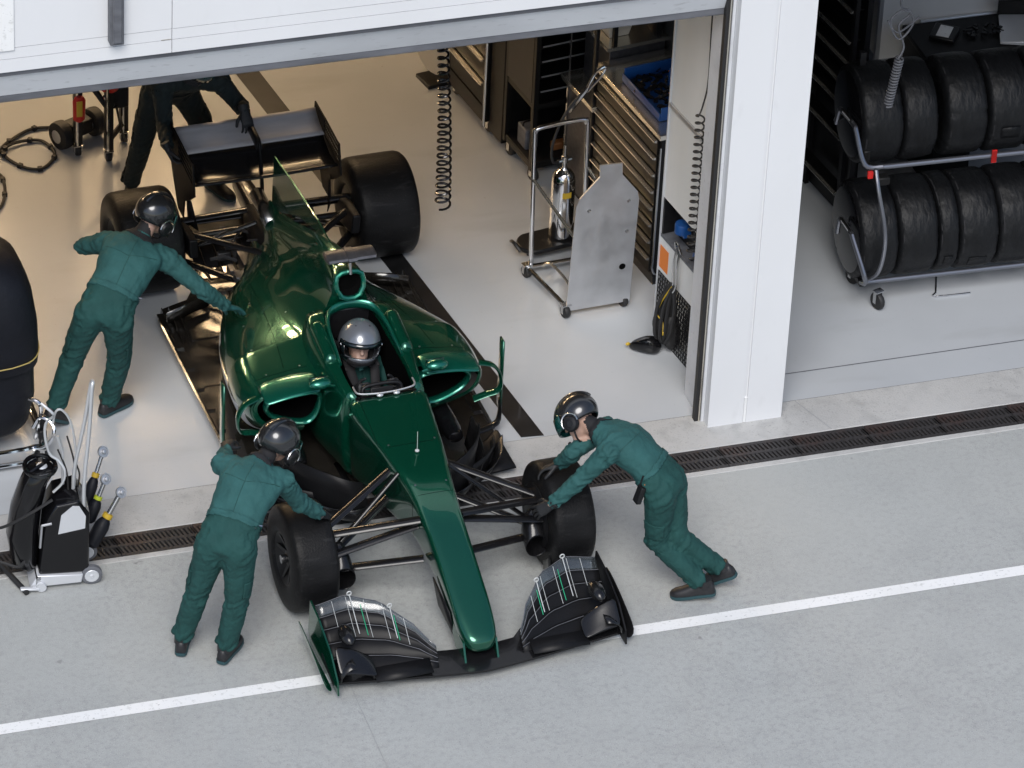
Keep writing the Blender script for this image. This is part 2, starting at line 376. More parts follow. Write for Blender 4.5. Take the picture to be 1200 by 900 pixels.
# local frame: x = across (gn), y = along (gd)
def lb(a, c): q = MB(); q.span(a, c); return q
b = MB(); b.span((0, .30, 1.80), (.10, 1.0, 3.1)); b.span((0, .30, 1.07), (.10, 1.0, 1.765)); b.build('panel', 'panelwhite', pt)
b = MB(); b.span((-.012, .30, 1.767), (.10, 1.0, 1.798)); b.build('rail', 'alu', pt)
b = MB(); b.span((.085, .30, .79), (.10, .996, 1.068)); b.build('recess', 'black', pt)
b = MB(); b.span((.0, .982, .79), (.085, 1.0, 1.068)); b.build('recess_side', 'black', pt)
b = MB(); b.span((-.004, .30, .765), (.10, 1.0, .789)); b.build('recess_sill', 'seal', pt)
b = MB(); b.span((0, .30, .50), (.10, 1.0, .763)); b.build('skirting_panel', 'panelwhite', pt)
b = MB(); b.span((-.01, 1.001, .03), (.10, 1.012, 3.1)); b.build('edge_strip', 'silver', pt)
# perforated plate: real holes
b = MB(); ny, nz = 22, 15; y0, y1, z0, z1 = .30, 1.0, .015, .498
for j in range(nz):
    for i in range(ny):
        ya, yb = lerp(y0, y1, i / ny), lerp(y0, y1, (i + 1) / ny); za, zb = lerp(z0, z1, j / nz), lerp(z0, z1, (j + 1) / nz)
        oc = [(ya, za), (yb, za), (yb, zb), (ya, zb)]; cy, cz_ = (ya + yb) / 2 + (.25 if j % 2 else -.25) * (yb - ya) * .5, (za + zb) / 2; r = .0108
        ov = [b.bm.verts.new((0, *p)) for p in oc]
        iv = [b.bm.verts.new((0, cy + sx * r, cz_ + sz * r * 1.2)) for sx, sz in ((-1, -1), (1, -1), (1, 1), (-1, 1))]
        for q in range(4): b._f((ov[q], ov[(q + 1) % 4], iv[(q + 1) % 4], iv[q]))
bmesh.ops.remove_doubles(b.bm, verts=b.bm.verts, dist=.0004)
b.build('perforated_plate', 'carbonsat', pt, solid=.004, soff=-1, smooth=0)
b = MB(); b.span((.06, .30, .012), (.09, .999, .498)); b.build('backing', 'bronze', pt)
b = MB(); b.span((-.002, .88, .53), (-.0005, .998, .70)); b.build('orange_patch', 'orange', pt)
b = MB(); b.lathe([(.045, 0), (.05, .01), (.05, .07), (.03, .085), (.001, .085)], (.03, .78, .99), (0, 0, -1), 14, True); b.span((.02, .73, .9), (.07, .82, .97))
b.build('blue_socket', 'blue', pt)
b = MB(); b.lathe([(.028, 0), (.034, .01), (.034, .05), (.001, .05)], (.0, .44, .95), (-1, 0, 0), 14, True); b.build('blue_coupling', 'blue', pt)
b = MB()
for z in (.84, .9, .96): b.span((.05, .5, z), (.08, .66, z + .035))
b.build('connector_block', 'rubber', pt)

def helix(p0, p1, turns, r0, r1=None, n=14, bulge=None):
    p0 = V(p0); p1 = V(p1); d = (p1 - p0).normalized(); x = d.orthogonal().normalized(); y = d.cross(x); out = []
    N = turns * n
    for i in range(N + 1):
        t = i / N; r = lerp(r0, r1 or r0, t); a = 2 * math.pi * i / n; c = p0.lerp(p1, t) + (V(bulge) * math.sin(math.pi * t) if bulge else V((0, 0, 0)))
        out.append(c + (x * math.cos(a) + y * math.sin(a)) * r)
    return out
# coil hoses
b = MB(); P = helix((-1.60, .98, 2.62), (-1.55, .98, 1.33), 23, .031, .048, bulge=(.012, 0, 0)); b.tube(P, .0082, 6)
b.tube(crv([P[0], (-1.6, 1.0, 2.75), (-1.6, 1.0, 3.1), (-1.6, 1.0, 3.48)]), .0105, 6)
tag(b.build('coil_hose', 'gloss'), 'black coiled air hose hanging from the ceiling right of the rear wing', 'coil hose')
b = MB(); top = pb + gn * -.10 + gd * .42
P = helix(top + V((0, 0, 2.06)), top + V((.01, 0, .98)), 20, .028, .031); b.tube(P, .0062, 6)
b.tube(crv([P[0], top + V((.01, 0, 2.12)), top + V((.035, 0, 2.3)), top + V((.03, 0, 2.7)), top + V((.02, 0, 3.48))]), .0055, 6)
b.tube(crv([P[-1], top + V((.02, .0, .95)), pb + gd * .44 + V((-.03, 0, .95))]), .0055, 6)
tag(b.build('coil_hose', 'rubber'), 'thin black coiled cable hanging in front of the white service panel', 'coil hose')
b = MB(); P = helix((1.52, .98, 2.02), (1.47, .98, 1.66), 17, .026, .026); b.tube(P, .0065, 6)
b.tube(crv([P[0], (1.54, .98, 2.1), (1.5, 1.0, 2.25), (1.58, 1.02, 2.32), (1.5, 1.0, 2.42), (1.54, 1., 2.8), (1.54, 1., 3.48)]), .007, 6)
b.tube(crv([(1.42, 1.0, 2.3), (1.50, .98, 2.16), (1.60, 1.0, 2.26), (1.55, 1.02, 2.36), (1.44, 1.0, 2.3), (1.5, 1.0, 2.2), (1.64, 1.0, 2.3)]), .007, 6)
tag(b.build('coil_hose', 'seal'), 'dark grey coiled air hose hanging over the covered tyres', 'coil hose')
# hanging gun by the partition
b = MB(); q = pb + gd * 1.08; b.tube([q + V((-.14, 0, 3.3)), q + V((-.10, 0, 2.66))], .008, 6)
b.lathe([(.016, 0), (.022, .02), (.022, .06), (.012, .075)], q + V((-.10, 0, 2.60)), (0, 0, 1), 10, True)
b.lathe([(.03, 0), (.034, .01), (.034, .05), (.02, .06)], q + V((-.12, -.01, 2.56)), (1, -.2, 0), 12, True); b.ball(q + V((-.02, -.02, 2.555)), (.026, .03, .03))
tag(b.build('air_gun', 'black'), 'small black air gun hanging at the top edge of the service panel', 'air gun')
# loop of hose at the back
b = MB(); b.tube(crv([(-.66, 4.6, 1.2), (-.68, 4.6, .62), (-.72, 4.58, .34), (-.80, 4.56, .30), (-.84, 4.56, .42), (-.82, 4.58, .8), (-.78, 4.6, 1.3)]), .012, 6)
tag(b.build('hanging_hose', 'rubber'), 'black hose loop hanging behind the coiled hose at the back', 'hose')

# ------------------------------------------------------------------ left over fittings on the service panel
hb = thing('cable_bundle', 'black straps and cable bundle with yellow cord hanging from clips on the service panel', 'cable bundle', pb + gd * .68 + gn * -.04, GA); hb.scale = (.9, .62, .92)
b = MB()
for dy in (-.03, .03):
    b.tube(crv([(0, dy, .95), (-.015, dy * 1.4, .8), (0, dy + .03, .62), (-.01, dy + .06, .56)]), .011, 6)
b.tube(crv([(0, -.06, .92), (-.02, -.03, .99), (-.02, .03, .99), (0, .06, .92)]), .008, 6); b.build('clip', 'steel', hb)
b = MB(); random.seed(3)
for k in range(7):
    a = random.uniform(-.10, .10); c = random.uniform(-.06, .06)
    b.tube(crv([(0, a * .3 + .08, .60), (-.03 + c, a + .12, .42), (-.05 + c, a * .8 + .10, .20), (-.03, a * .5 + .16, .10), (-.02 + c, a + .2, .25), (0, a * .4 + .14, .56)]), .016, 6)
b.build('strap', 'rubber', hb)
b = MB(); b.loft([[V(p) for p in r] for r in (
    [(-.02, .02, .02), (.10, .02, .02), (.10, .04, .30), (-.02, .04, .30)], [(-.05, .10, .02), (.1, .10, .02), (.1, .1, .36), (-.05, .1, .36)], [(-.03, .2, .03), (.08, .2, .03), (.08, .2, .3), (-.03, .2, .3)])])
b.build('pouch', 'rubber', hb, sub=2)
b = MB(); b.loft([[V((x0, y0 + .0, z)) for x0, z in ((-w, .005), (w, .005), (w, h), (-w, h))] for y0, w, h in ((.10, .05, .12), (.2, .085, .17), (.32, .06, .12), (.40, .03, .06))])
ob = b.build('tool', 'gloss', hb, sub=2); ob.rotation_euler = (0, 0, R(35))
b = MB(); b.tube(crv([(-.01, .06, .60), (-.05, .10, .50), (-.06, .15, .42), (-.08, .16, .34), (-.05, .10, .28), (-.06, .05, .2), (-.04, .12, .19), (-.05, .2, .18)]), .006, 5)
b.build('cord', 'yellow', hb)
b = MB(); b.ball((-.245, .32, .05), (.018, .016, .014)); b.build('yellow_tip', 'yellow', hb)

# ------------------------------------------------------------------ row of cabinets along the dividing wall
run0 = V((.17, 1.62, .005))
def run(off, t): return run0 + gn * off + gd * t
def drawers(root, y0, y1, z0, z1, n, pull='bronze', dep=.012):
    for k in range(n):
        za, zb = lerp(z0, z1, k / n), lerp(z0, z1, (k + 1) / n)
        b = MB(); b.span((-.014, y0 + .012, za + .006), (-.002, y1 - .012, zb - .006)); d = b.build('drawer', 'cab', root, bevel=.003)
        b = MB(); b.prism([(-.015, y0 + .018, zb - .032), (-.015 - dep * 2, y0 + .018, zb - .024), (-.015 - dep * 2, y0 + .018, zb - .014), (-.015, y0 + .018, zb - .010)], (0, y1 - y0 - .036, 0)); b.build('pull', pull, d)
ch = thing('tool_chest', 'tall black tool chest with long metal drawer pulls and a blue bin on top', 'tool chest', run(0, .02), GA)
b = MB(); b.span((0, 0, .08), (.56, .98, 1.17)); b.build('body', 'cab', ch, bevel=.006)
b = MB(); b.span((-.02, -.01, 1.172), (.58, .99, 1.21)); b.build('top_rim', 'bronze', ch, bevel=.004)
b = MB(); b.span((.02, .03, 0), (.54, .95, .078)); b.build('plinth', 'black', ch)
b = MB(); b.tube(crv([(-.012, -.012, 1.12), (-.012, -.012, .3), (-.012, -.012, .16), (.05, -.012, .10), (.3, -.012, .10)], 4), .008, 6); b.build('corner_rail', 'steel', ch)
b = MB(); b.span((-.03, .955, .1), (-.005, .99, 1.5)); b.build('post', 'black', ch, bevel=.004)
drawers(ch, .02, .95, .10, 1.16, 8)
bl = thing('parts_bin', 'blue plastic bin full of small tools on top of the tool chest', 'bin', run(.05, .17) + V((0, 0, 1.216)), GA)
b = MB()
for a, c in (((0, 0, 0), (.50, .56, .012)), ((0, 0, .012), (.012, .56, .06)), ((.488, 0, .012), (.5, .56, .11)), ((.012, 0, .012), (.488, .012, .10)), ((.012, .548, .012), (.488, .56, .10)), ((.25, .36, .012), (.488, .372, .15))): b.span(a, c)
b.build('tub', 'blue', bl, bevel=.004)
b = MB(); random.seed(5)
for k in range(90):
    c = V((random.uniform(.03, .46), random.uniform(.03, .52), .02 + random.random() * .03)); b.box(c, (random.uniform(.01, .03), random.uniform(.015, .09), .012), Matrix.Rotation(random.uniform(0, 3), 3, 'Z'))
b.build('tools', 'black', bl)
b = MB()
for k in range(45):
    c = V((random.uniform(.03, .46), random.uniform(.03, .52), .045 + random.random() * .02)); b.box(c, (random.uniform(.006, .014), random.uniform(.01, .06), .008), Matrix.Rotation(random.uniform(0, 3), 3, 'Z'))
b.build('bits', 'steel', bl)
b = MB()
for k in range(4): b.box((random.uniform(.05, .4), random.uniform(.1, .5), .058), (.008, .018, .008))
b.build('orange_bits', 'orange', bl)
wk = thing('workbench_cabinet', 'black workbench cabinet with bronze counter edge and shelf between chest and shelf trolley', 'cabinet', run(0, 1.04), GA)
b = MB(); b.span((.0, 0, .05), (.52, .36, .86)); b.build('body', 'carbonlight', wk, bevel=.004)
b = MB(); b.span((-.05, -.10, .862), (.54, .39, .90)); b.build('counter', 'bronze', wk, bevel=.004)
b = MB(); b.span((.10, -.02, .902), (.52, .35, 1.27)); b.build('upper_box', 'carbonlight', wk, bevel=.004)
b = MB(); b.span((.08, -.03, 1.272), (.54, .37, 1.30)); b.build('shelf_top', 'bronze', wk)
b = MB(); b.span((-.012, .345, .02), (.0, .365, 1.3)); b.build('edge_strip', 'steel', wk)
b = MB(); b.span((.02, .02, 0), (.5, .34, .048)); b.build('plinth', 'black', wk)
b = MB(); b.span((.46, .0, 1.302), (.5, .34, 2.2)); b.span((.12, -.03, 1.302), (.15, .0, 2.4)); b.build('back_panel', 'black', wk)
bx = thing('document_tray', 'cream plastic tray standing on the workbench shelf under the lintel', 'tray', run(.22, 1.2) + V((0, 0, 1.306)), GA)
b = MB(); b.loft([[(x, y, z) for x, y in ((-w, -w), (w, -w), (w, w), (-w, w))] for z, w in ((0, .07), (.16, .10))], (True, False)); b.build('tray', 'cream', bx, solid=.006)
# shelf trolley
st = thing('shelf_trolley', 'black open shelf trolley on castors holding wire trays', 'trolley', run(-.20, 1.50), GA)
b = MB()
for x in (0, .62):
    for y in (0, .42): b.span((x - .018, y - .018, .11), (x + .018, y + .018, 2.0))
for z in (.14, .62, 1.95):
    for y in (0, .42): b.span((.02, y - .012, z - .02), (.60, y + .012, z + .02))
    for x in (0, .62): b.span((x - .013, .02, z - .02), (x + .013, .40, z + .02))
b.build('frame', 'cab', st)
b = MB(); b.span((-.01, -.01, .161), (.63, .43, .171)); b.span((.02, .405, .65), (.6, .425, 1.93)); b.build('shelf', 'black', st)
for z in (.72, .84, .96, 1.08, 1.20, 1.32):
    b = MB(); b.span((.025, .0, z), (.60, .40, z + .012)); b.span((.022, -.006, z), (.598, -.001, z + .02)); b.build('tray', 'cab', st)
    b = MB(); b.tube([(.03, -.02, z + .025), (.59, -.02, z + .025)], .006, 6); b.build('rail', 'alu', st)
for x in (0.03, .59):
    for y in (.03, .39): castor(st, x, y, .05, ang=GA)
b = MB(); b.span((-.02, .02, .65), (-.008, .40, 1.5)); b.build('side_panel', 'black', st)
for nm, lab, cat, dx, dy, dz, mt, sz in (('tool_case', 'small amber brown case lying low on the shelf trolley', 'case', .25, .10, .172, 'amber', (.11, .06, .06)), ('olive_case', 'olive grey case on the bottom shelf of the trolley', 'case', .07, .22, .172, 'seal', (.1, .14, .16))):
    t = thing(nm, lab, cat, run(-.2, 1.50) + gn * dx + gd * dy + V((0, 0, dz)), GA)
    b = MB(); b.span((-sz[0] / 2, -sz[1] / 2, 0), (sz[0] / 2, sz[1] / 2, sz[2])); b.build('body', mt, t, bevel=.012)
    b = MB(); b.tube(crv([(-.04, 0, sz[2]), (-.035, 0, sz[2] + .03), (.035, 0, sz[2] + .03), (.04, 0, sz[2])], 4), .006, 6); b.build('handle', 'black', t)
# drawer cabinet at the back
dc = thing('drawer_cabinet', 'black drawer cabinet with broad bronze pulls behind the coiled hose', 'cabinet', run(-.23, 2.19), GA)
b = MB(); b.span((0, 0, .10), (.55, .62, 1.25)); b.build('body', 'cab', dc, bevel=.006)
b = MB(); b.span((-.016, .0, .10), (-.002, .60, .22)); b.build('base_panel', 'cab', dc)
b = MB(); b.tube([(-.02, -.012, .08), (-.02, -.012, 1.5)], .012, 8); b.build('corner_rail', 'steel', dc)
b = MB(); b.tube([(-.02, .60, .2), (-.02, .60, 1.3)], .008, 8); b.build('edge_rail', 'bronze', dc)
drawers(dc, .01, .60, .23, 1.2, 5, dep=.016)
castor(dc, .05, .03, .045, ang=GA); castor(dc, .05, .57, .045, ang=GA); castor(dc, .5, .03, .045, ang=GA)
b = MB(); b.span((0, -.24, .06), (.5, -.03, 1.6)); ob = b.build('side_locker', 'cab', bevel=.006); ob.location = run(-.22, 2.19); ob.rotation_euler = (0, 0, GA)
tag(ob, 'plain black locker standing between the drawer cabinet and shelf trolley', 'locker')
# clutter by the back
cl = thing('hose_reel', 'silver and orange hose reel half hidden behind the coiled hose at the back', 'hose reel', (-.46, 4.55, 0), .2)
b = MB(); b.lathe([(.02, -.07), (.16, -.07), (.17, -.05), (.07, -.045), (.07, .045), (.17, .05), (.16, .07), (.02, .07)], (0, 0, .24), (1, .3, 0), 20, True); b.build('drum', 'cream', cl)
b = MB(); b.tube([V((0, 0, .24)) + V((.05, -.15, 0)) * math.cos(a) * 0 + V((-.3, 1, 0)).normalized() * .10 * math.cos(a) + V((0, 0, .10 * math.sin(a))) for a in [k * .35 for k in range(36)]], .016, 6); b.build('hose', 'orange', cl)
b = MB(); b.span((-.14, -.10, 0), (.14, .10, .03)); b.span((.10, -.02, .03), (.13, .02, .5)); b.build('stand', 'black', cl, bevel=.005)
b = MB(); b.ball((.10, -.1, .55), (.05, .04, .05)); b.tube(crv([(.1, -.1, .55), (.2, -.12, .7), (.12, -.1, .9)]), .02, 8); b.build('valve', 'steel', cl)
# ------------------------------------------------------------------ the racing car (u across, v rearwards, z up; origin under the front axle)
CO = V((-2.20528699, -1.1068329, 0)); CY = R(2.0)
car = thing('racing_car', 'dark metallic green open wheel racing car being pushed out of the garage', 'racing car', CO, CY)
CM = Matrix.Translation(CO) @ Matrix.Rotation(CY, 4, 'Z')
def cw(u, v, z): return CM @ V((u, v, z))

def superring(v, hw, zt, zb, hb=None, n=5.0, N=28, uc=0):
    hb = hw if hb is None else hb; zc = (zt + zb) / 2; hz = (zt - zb) / 2; out = []
    for k in range(N):
        a = 2 * math.pi * k / N; c, s_ = math.cos(a), math.sin(a)
        y = math.copysign(abs(s_) ** (2 / n), s_); x = math.copysign(abs(c) ** (2 / n), c)
        out.append((uc + x * lerp(hb, hw, (y + 1) / 2), v, zc + y * hz))
    return out
# nose and front of the monocoque
b = MB()
S = [(-.995, .03, .215, .175), (-.985, .075, .24, .155), (-.955, .105, .262, .14), (-.90, .122, .292, .13), (-.80, .130, .345, .15), (-.62, .132, .43, .20), (-.40, .134, .535, .27),
     (-.15, .138, .63, .31), (.05, .152, .69, .33), (.25, .182, .725, .29), (.5, .218, .742, .25), (.75, .250, .758, .20), (.90, .272, .772, .16), (.945, .276, .778, .15)]
b.loft([superring(v, hw, zt, zb, hw * (.86 if v > 0 else .8), n=9 if v > .2 else 6 if v > -.2 else 4.5 if v > -.9 else 3) for v, hw, zt, zb in S])
b.build('nose_cone', 'green', car, smooth=50, sub=1)
# cockpit tub: open U section
def usec(v, ob, om, ot, zt, ri, zi=.16):
    half = [(0, .10), (ob * .6, .10), (ob, .15), (om, .35), (ot, zt - .10), (ot - .02, zt - .02), (ot - .045, zt), (ri + .01, zt), (ri, zt - .02), (ri - .02, zi + .15), (ri - .06, zi), (0, zi)]
    return [(x, v, z) for x, z in half] + [(-x, v, z) for x, z in reversed(half[1:-1])]
b = MB()
U = [(.935, .24, .27, .272, .775, .180), (.97, .25, .275, .276, .780, .192), (1.15, .28, .30, .295, .800, .200), (1.30, .32, .34, .315, .820, .192),
     (1.45, .34, .36, .325, .842, .180), (1.60, .35, .37, .325, .868, .170), (1.72, .35, .37, .30, .885, .150), (1.86, .34, .36, .28, .885, .10)]
b.loft([usec(*q) for q in U]); b.build('cockpit_tub', 'green', car, smooth=50, sub=1)
b = MB(); b.span((-.20, .948, .30), (.20, .956, .755)); b.build('dash_bulkhead', 'black', car)
# black lining inside the cockpit
b = MB()
b.sheet([[(x, v, z) for x, z in ((ri - .012, zt - .015), (ri - .03, .5), (ri - .08, .175), (0, .17), (-(ri - .08), .175), (-(ri - .03), .5), (-(ri - .012), zt - .015))] for v, ob, om, ot, zt, ri in U])
b.build('cockpit_lining', 'dark', car)
# head surround
b = MB()
P = crv([(-.205, 1.25, .812), (-.198, 1.38, .84), (-.188, 1.55, .872), (-.15, 1.68, .90), (-.06, 1.73, .915), (.06, 1.73, .915), (.15, 1.68, .90), (.188, 1.55, .872), (.198, 1.38, .84), (.205, 1.25, .812)], 6)
b.tube(P, [.010 + .007 * math.sin(math.pi * i / (len(P) - 1)) for i in range(len(P))], 10, ell=((0, 0, 1), 2.0)); b.build('head_surround', 'greenlip', car)
for sx in (-1, 1):
    b = MB(); b.loft([[(sx * (.248 + .048 * math.cos(a)), v, .79 + dz + .055 * math.sin(a)) for a in [k * math.pi / 6 for k in range(12)]] for v, dz in ((1.28, .0), (1.30, .02), (1.50, .055), (1.62, .075), (1.64, .06))])
    b.build('headrest_pad', 'green', car, sub=1)
b = MB(); b.box((0, 1.735, .78), (.30, .02, .22)); b.build('headrest', 'black', car, bevel=.008)
# engine cover
def dense(rows, nu=5, nv=6):
    R_ = [crv(r_, nu) for r_ in rows]; cols = [crv([r_[i] for r_ in R_], nv) for i in range(len(R_[0]))]
    return [[c[k] for c in cols] for k in range(len(cols[0]))]
def esec(v, pts): return [(x, v, z) for x, z in pts] + [(-x, v, z) for x, z in reversed(pts[1:])]
E_ = [(1.76, [(0, 1.155), (.065, 1.15), (.10, 1.10), (.108, 1.0), (.14, .90), (.22, .80), (.32, .715), (.50, .668), (.715, .607), (.788, .445), (.71, .215), (.53, .10)]),
      (2.0, [(0, 1.16), (.05, 1.15), (.092, 1.09), (.11, .98), (.15, .87), (.22, .77), (.32, .68), (.48, .625), (.675, .54), (.75, .40), (.69, .20), (.55, .10)]),
      (2.3, [(0, 1.08), (.032, 1.06), (.072, .99), (.105, .89), (.15, .80), (.215, .71), (.31, .62), (.44, .565), (.60, .47), (.68, .34), (.64, .18), (.54, .10)]),
      (2.6, [(0, .95), (.024, .925), (.060, .865), (.10, .78), (.145, .71), (.20, .63), (.28, .55), (.38, .49), (.50, .405), (.58, .30), (.56, .16), (.50, .10)]),
      (2.9, [(0, .82), (.02, .80), (.055, .75), (.09, .68), (.13, .62), (.17, .55), (.22, .49), (.29, .445), (.38, .38), (.45, .27), (.43, .15), (.39, .10)]),
      (3.2, [(0, .71), (.018, .69), (.048, .65), (.075, .60), (.10, .53), (.13, .47), (.16, .42), (.19, .37), (.235, .31), (.27, .23), (.26, .14), (.24, .10)]),
      (3.42, [(0, .66), (.016, .64), (.042, .59), (.065, .53), (.08, .47), (.10, .42), (.12, .37), (.13, .33), (.15, .28), (.16, .22), (.15, .14), (.14, .10)])]
b = MB()
for sx in (-1, 1):
    rows = dense([[(sx * x, v, z) for x, z in p] for v, p in E_]); b.sheet(rows)
bmesh.ops.remove_doubles(b.bm, verts=b.bm.verts, dist=.0008)
for fc in b.bm.faces:
    c_ = fc.calc_center_median(); t_ = (c_.y - 1.76) / 1.2
    if 0 <= t_ < 1 and abs(c_.x) > .40 and lerp(.20, .12, t_) < c_.z < lerp(.44, .25, t_): fc.material_index = 1
b.build('engine_cover', ['green', 'silver'], car, smooth=70)
b = MB(); hp = [(.0, 1.15), (.062, 1.145), (.096, 1.10), (.106, 1.0), (.14, .90), (.22, .80), (.22, .72)]; b.prism([(x, 1.763, z) for x, z in hp] + [(-x, 1.763, z) for x, z in reversed(hp[1:])], (0, .012, 0)); b.build('roll_hoop_fairing', 'green', car, smooth=0)
# shark fin
b = MB(); b.prism([(-.005, v, z) for v, z in ((1.95, 1.13), (2.4, 1.14), (2.9, 1.10), (3.34, 1.05), (3.37, .64), (3.2, .70), (2.8, .92), (2.4, 1.05))], (.010, 0, 0)); b.build('shark_fin', 'green', car, smooth=0)
# air box intake
b = MB()
ring = [(.088, 1.055), (.092, 1.10), (.082, 1.14), (.05, 1.158), (0, 1.162), (-.05, 1.158), (-.082, 1.14), (-.092, 1.10), (-.088, 1.055), (-.06, 1.008), (-.025, .992), (.025, .992), (.06, 1.008)]
b.tube([(x, 1.715 + (z - 1.07) * .3, z) for x, z in ring], .017, 8, closed=True); b.build('airbox_lip', 'greenlip', car)
b = MB(); b.loft([[(x * q, v + (z - 1.07) * .3 * (1.86 - v) / .15, 1.075 + (z - 1.075) * q) for x, z in ring] for v, q in ((1.715, 1.10), (1.78, 1.12), (1.86, 1.0))], (False, False)); b.build('snorkel', 'green', car, sub=1)
b = MB(); b.loft([[(x * .98, 1.715 + (z - 1.07) * .3, 1.075 + (z - 1.075) * .98) for x, z in ring], [(x * .7, 1.76, 1.075 + (z - 1.075) * .7) for x, z in ring]], (False, True)); b.build('airbox_duct', 'dark', car)
b = MB(); b.tube([(0, 1.72, 1.16), (0, 1.74, 1.27)], .012, 8, ell=((0, 1, 0), 1.8)); cm = b.build('camera_post', 'steel', car)
b = MB(); b.loft([superring(0, .028, .026, -.026, n=3, N=12) for q in (0,)] * 1) if False else None
b.loft([[(x, 1.74 + .07 * math.cos(a) * s_, 1.29 + .026 * math.sin(a) * s_) for a in [k * math.pi / 6 for k in range(12)]] for x, s_ in ((-.165, .6), (-.155, 1), (-.03, 1), (-.028, 1.15), (.028, 1.15), (.03, 1), (.155, 1), (.165, .6))])
b.build('camera_bar', 'carbonlight', car, smooth=30)
# side pods
def pod(sx):
    W = [(1.29, [(.25, .70), (.32, .672), (.49, .655), (.68, .612), (.735, .535), (.66, .42), (.42, .36)]),
         (1.33, [(.245, .72), (.315, .685), (.485, .672), (.70, .628), (.775, .515), (.70, .37), (.43, .29)]),
         (1.55, [(.23, .775), (.31, .705), (.49, .676), (.725, .62), (.80, .465), (.72, .25), (.50, .14)]),
         (1.76, [(.22, .80), (.32, .715), (.50, .668), (.715, .607), (.788, .445), (.71, .215), (.53, .10)]),
         (1.80, [(.21, .79), (.31, .70), (.49, .655), (.70, .59), (.77, .43), (.70, .21), (.52, .10)])]
    rows = dense([[(sx * x, v, z) for x, z in p] for v, p in W], 6, 7); b = MB(); b.sheet(rows)
    for fc in b.bm.faces:
        c_ = fc.calc_center_median()
        if abs(c_.x) > .5 and .20 < c_.z < .42 and c_.y > 1.42: fc.material_index = 1
    b.build('side_pod', ['green', 'silver'], car, smooth=70)
    # intake: bright lip and dark duct
    op = [(.335, .60), (.48, .622), (.62, .595), (.675, .54), (.63, .46), (.50, .41), (.40, .40), (.342, .47)]
    P = crv([(sx * x, 1.285 + .02 * (x > .6), z) for x, z in op], 4, True)
    b = MB(); b.tube(P, .018, 10, closed=True, ell=((0, 1, 0), 1.9)); lip = b.build('intake_lip', 'greenlip', car)
    b = MB(); cen = V((sx * .52, 0, .50))
    b.loft([P, [V((lerp(cen.x, p.x, .75), 1.60, lerp(cen.z, p.z, .72))) for p in P]], (False, True)); b.build('intake_duct', 'dark', lip)
    # wing over the intake and flip-up
    b = MB(); b.sheet([[(sx * x, v, z + dz) for x, z in ((.33, .685), (.48, .685), (.60, .67), (.72, .64))] for v, dz in ((1.17, -.01), (1.21, .008), (1.30, .014), (1.40, .005))])
    b.build('intake_winglet', 'greenlip', car, solid=.014, sub=1)
    # outer loop vane and vertical deflector
    P = crv([(sx * .74, 1.30, .62), (sx * .83, 1.27, .60), (sx * .875, 1.25, .52), (sx * .86, 1.24, .43), (sx * .78, 1.25, .40), (sx * .70, 1.26, .37)], 6)
    b = MB(); b.tube(P, .011, 8, ell=((0, 1, 0), 3.0)); b.build('loop_vane', 'green', car)
    b = MB(); b.sheet([[(sx * (.93 - .0 * t), 1.36 + dv, lerp(.18, .70, t)) for t in (0, .3, .6, 1)] for dv in (0, .07)])
    b.build('deflector', 'green', car, solid=.012)
    b = MB(); b.tube(crv([(sx * .93, 1.39, .24), (sx * .925, 1.37, .14), (sx * .88, 1.33, .09), (sx * .70, 1.28, .085)], 5), .010, 8, ell=((0, 1, 0), 3.0)); b.build('deflector_foot', 'carbon', car)
    # mirror
    b = MB(); b.tube([(sx * .29, 1.10, .765), (sx * .36, 1.09, .79)], .009, 6); mi = b.build('mirror', 'greenlip', car) if False else None
    b.ball((sx * .385, 1.10, .80), (.075, .045, .034), 14, 8); mi = b.build('mirror', 'greenlip', car)
    b = MB(); b.span((sx * .385 - .06, 1.138, .782), (sx * .385 + .06, 1.1455, .82)); b.build('mirror_glass', 'chrome', mi)
    # barge boards
    if True:
        for pts, zt, zl in ((((.20, .58), (.30, .56), (.42, .63), (.53, .78), (.60, .98), (.62, 1.16)), .43, .10), (((.30, .74), (.46, .72), (.60, .80), (.70, .94), (.76, 1.12)), .24, .07)):
            b = MB(); Q = crv([(u, v, 0) for u, v in pts], 6); n_ = len(Q) - 1
            b.sheet([[(sx * (p.x + .05 * q), p.y + .03 * q, lerp(zl, zt * (.80 + .2 * math.sin(math.pi * min(1, (i / n_) * 1.1))) - (.05 if i > n_ * .78 else 0), q)) for q in (0, .3, .65, 1)] for i, p in enumerate(Q)])
            b.build('barge_board', 'carbonsat', car, solid=.008)
            b = MB(); b.sheet([[(sx * (p.x * w_), p.y - .02, zl + .01 + h_) for w_, h_ in ((1.0, .0), (1.06, .025), (1.12, .09))] for p in Q]); b.build('turning_vane', 'carbon', car, solid=.006)
    b = MB(); b.sheet([[(sx * x, v, .062 + .015 * math.sin(x * 9)) for x in (.2, .4, .6, .75, .865)] for v in (.86, .98, 1.1, 1.22)]); b.build('splitter', 'carbonsat', car, solid=.012)
    b = MB(); b.sheet([[(sx * u, v, z) for u, v, z in q] for q in (((.50, .78, .10), (.62, .84, .09), (.76, .96, .08), (.87, 1.10, .09)), ((.50, .88, .16), (.64, .96, .13), (.78, 1.06, .10), (.875, 1.18, .12)), ((.50, 1.0, .12), (.66, 1.1, .10), (.8, 1.2, .085), (.875, 1.3, .10)))])
    b.build('turning_vane', 'carbonsat', car, solid=.008, sub=1)
    b = MB(); b.loft([[(sx * .52 + r * math.cos(a), v, .24 + r * math.sin(a) * .8) for a in [k * math.pi / 6 for k in range(12)]] for v, r in ((1.04, .015), (1.06, .05), (1.14, .065), (1.3, .07), (1.5, .06))]); b.build('impact_spar', 'gloss', car)
for sx in (-1, 1): pod(sx)
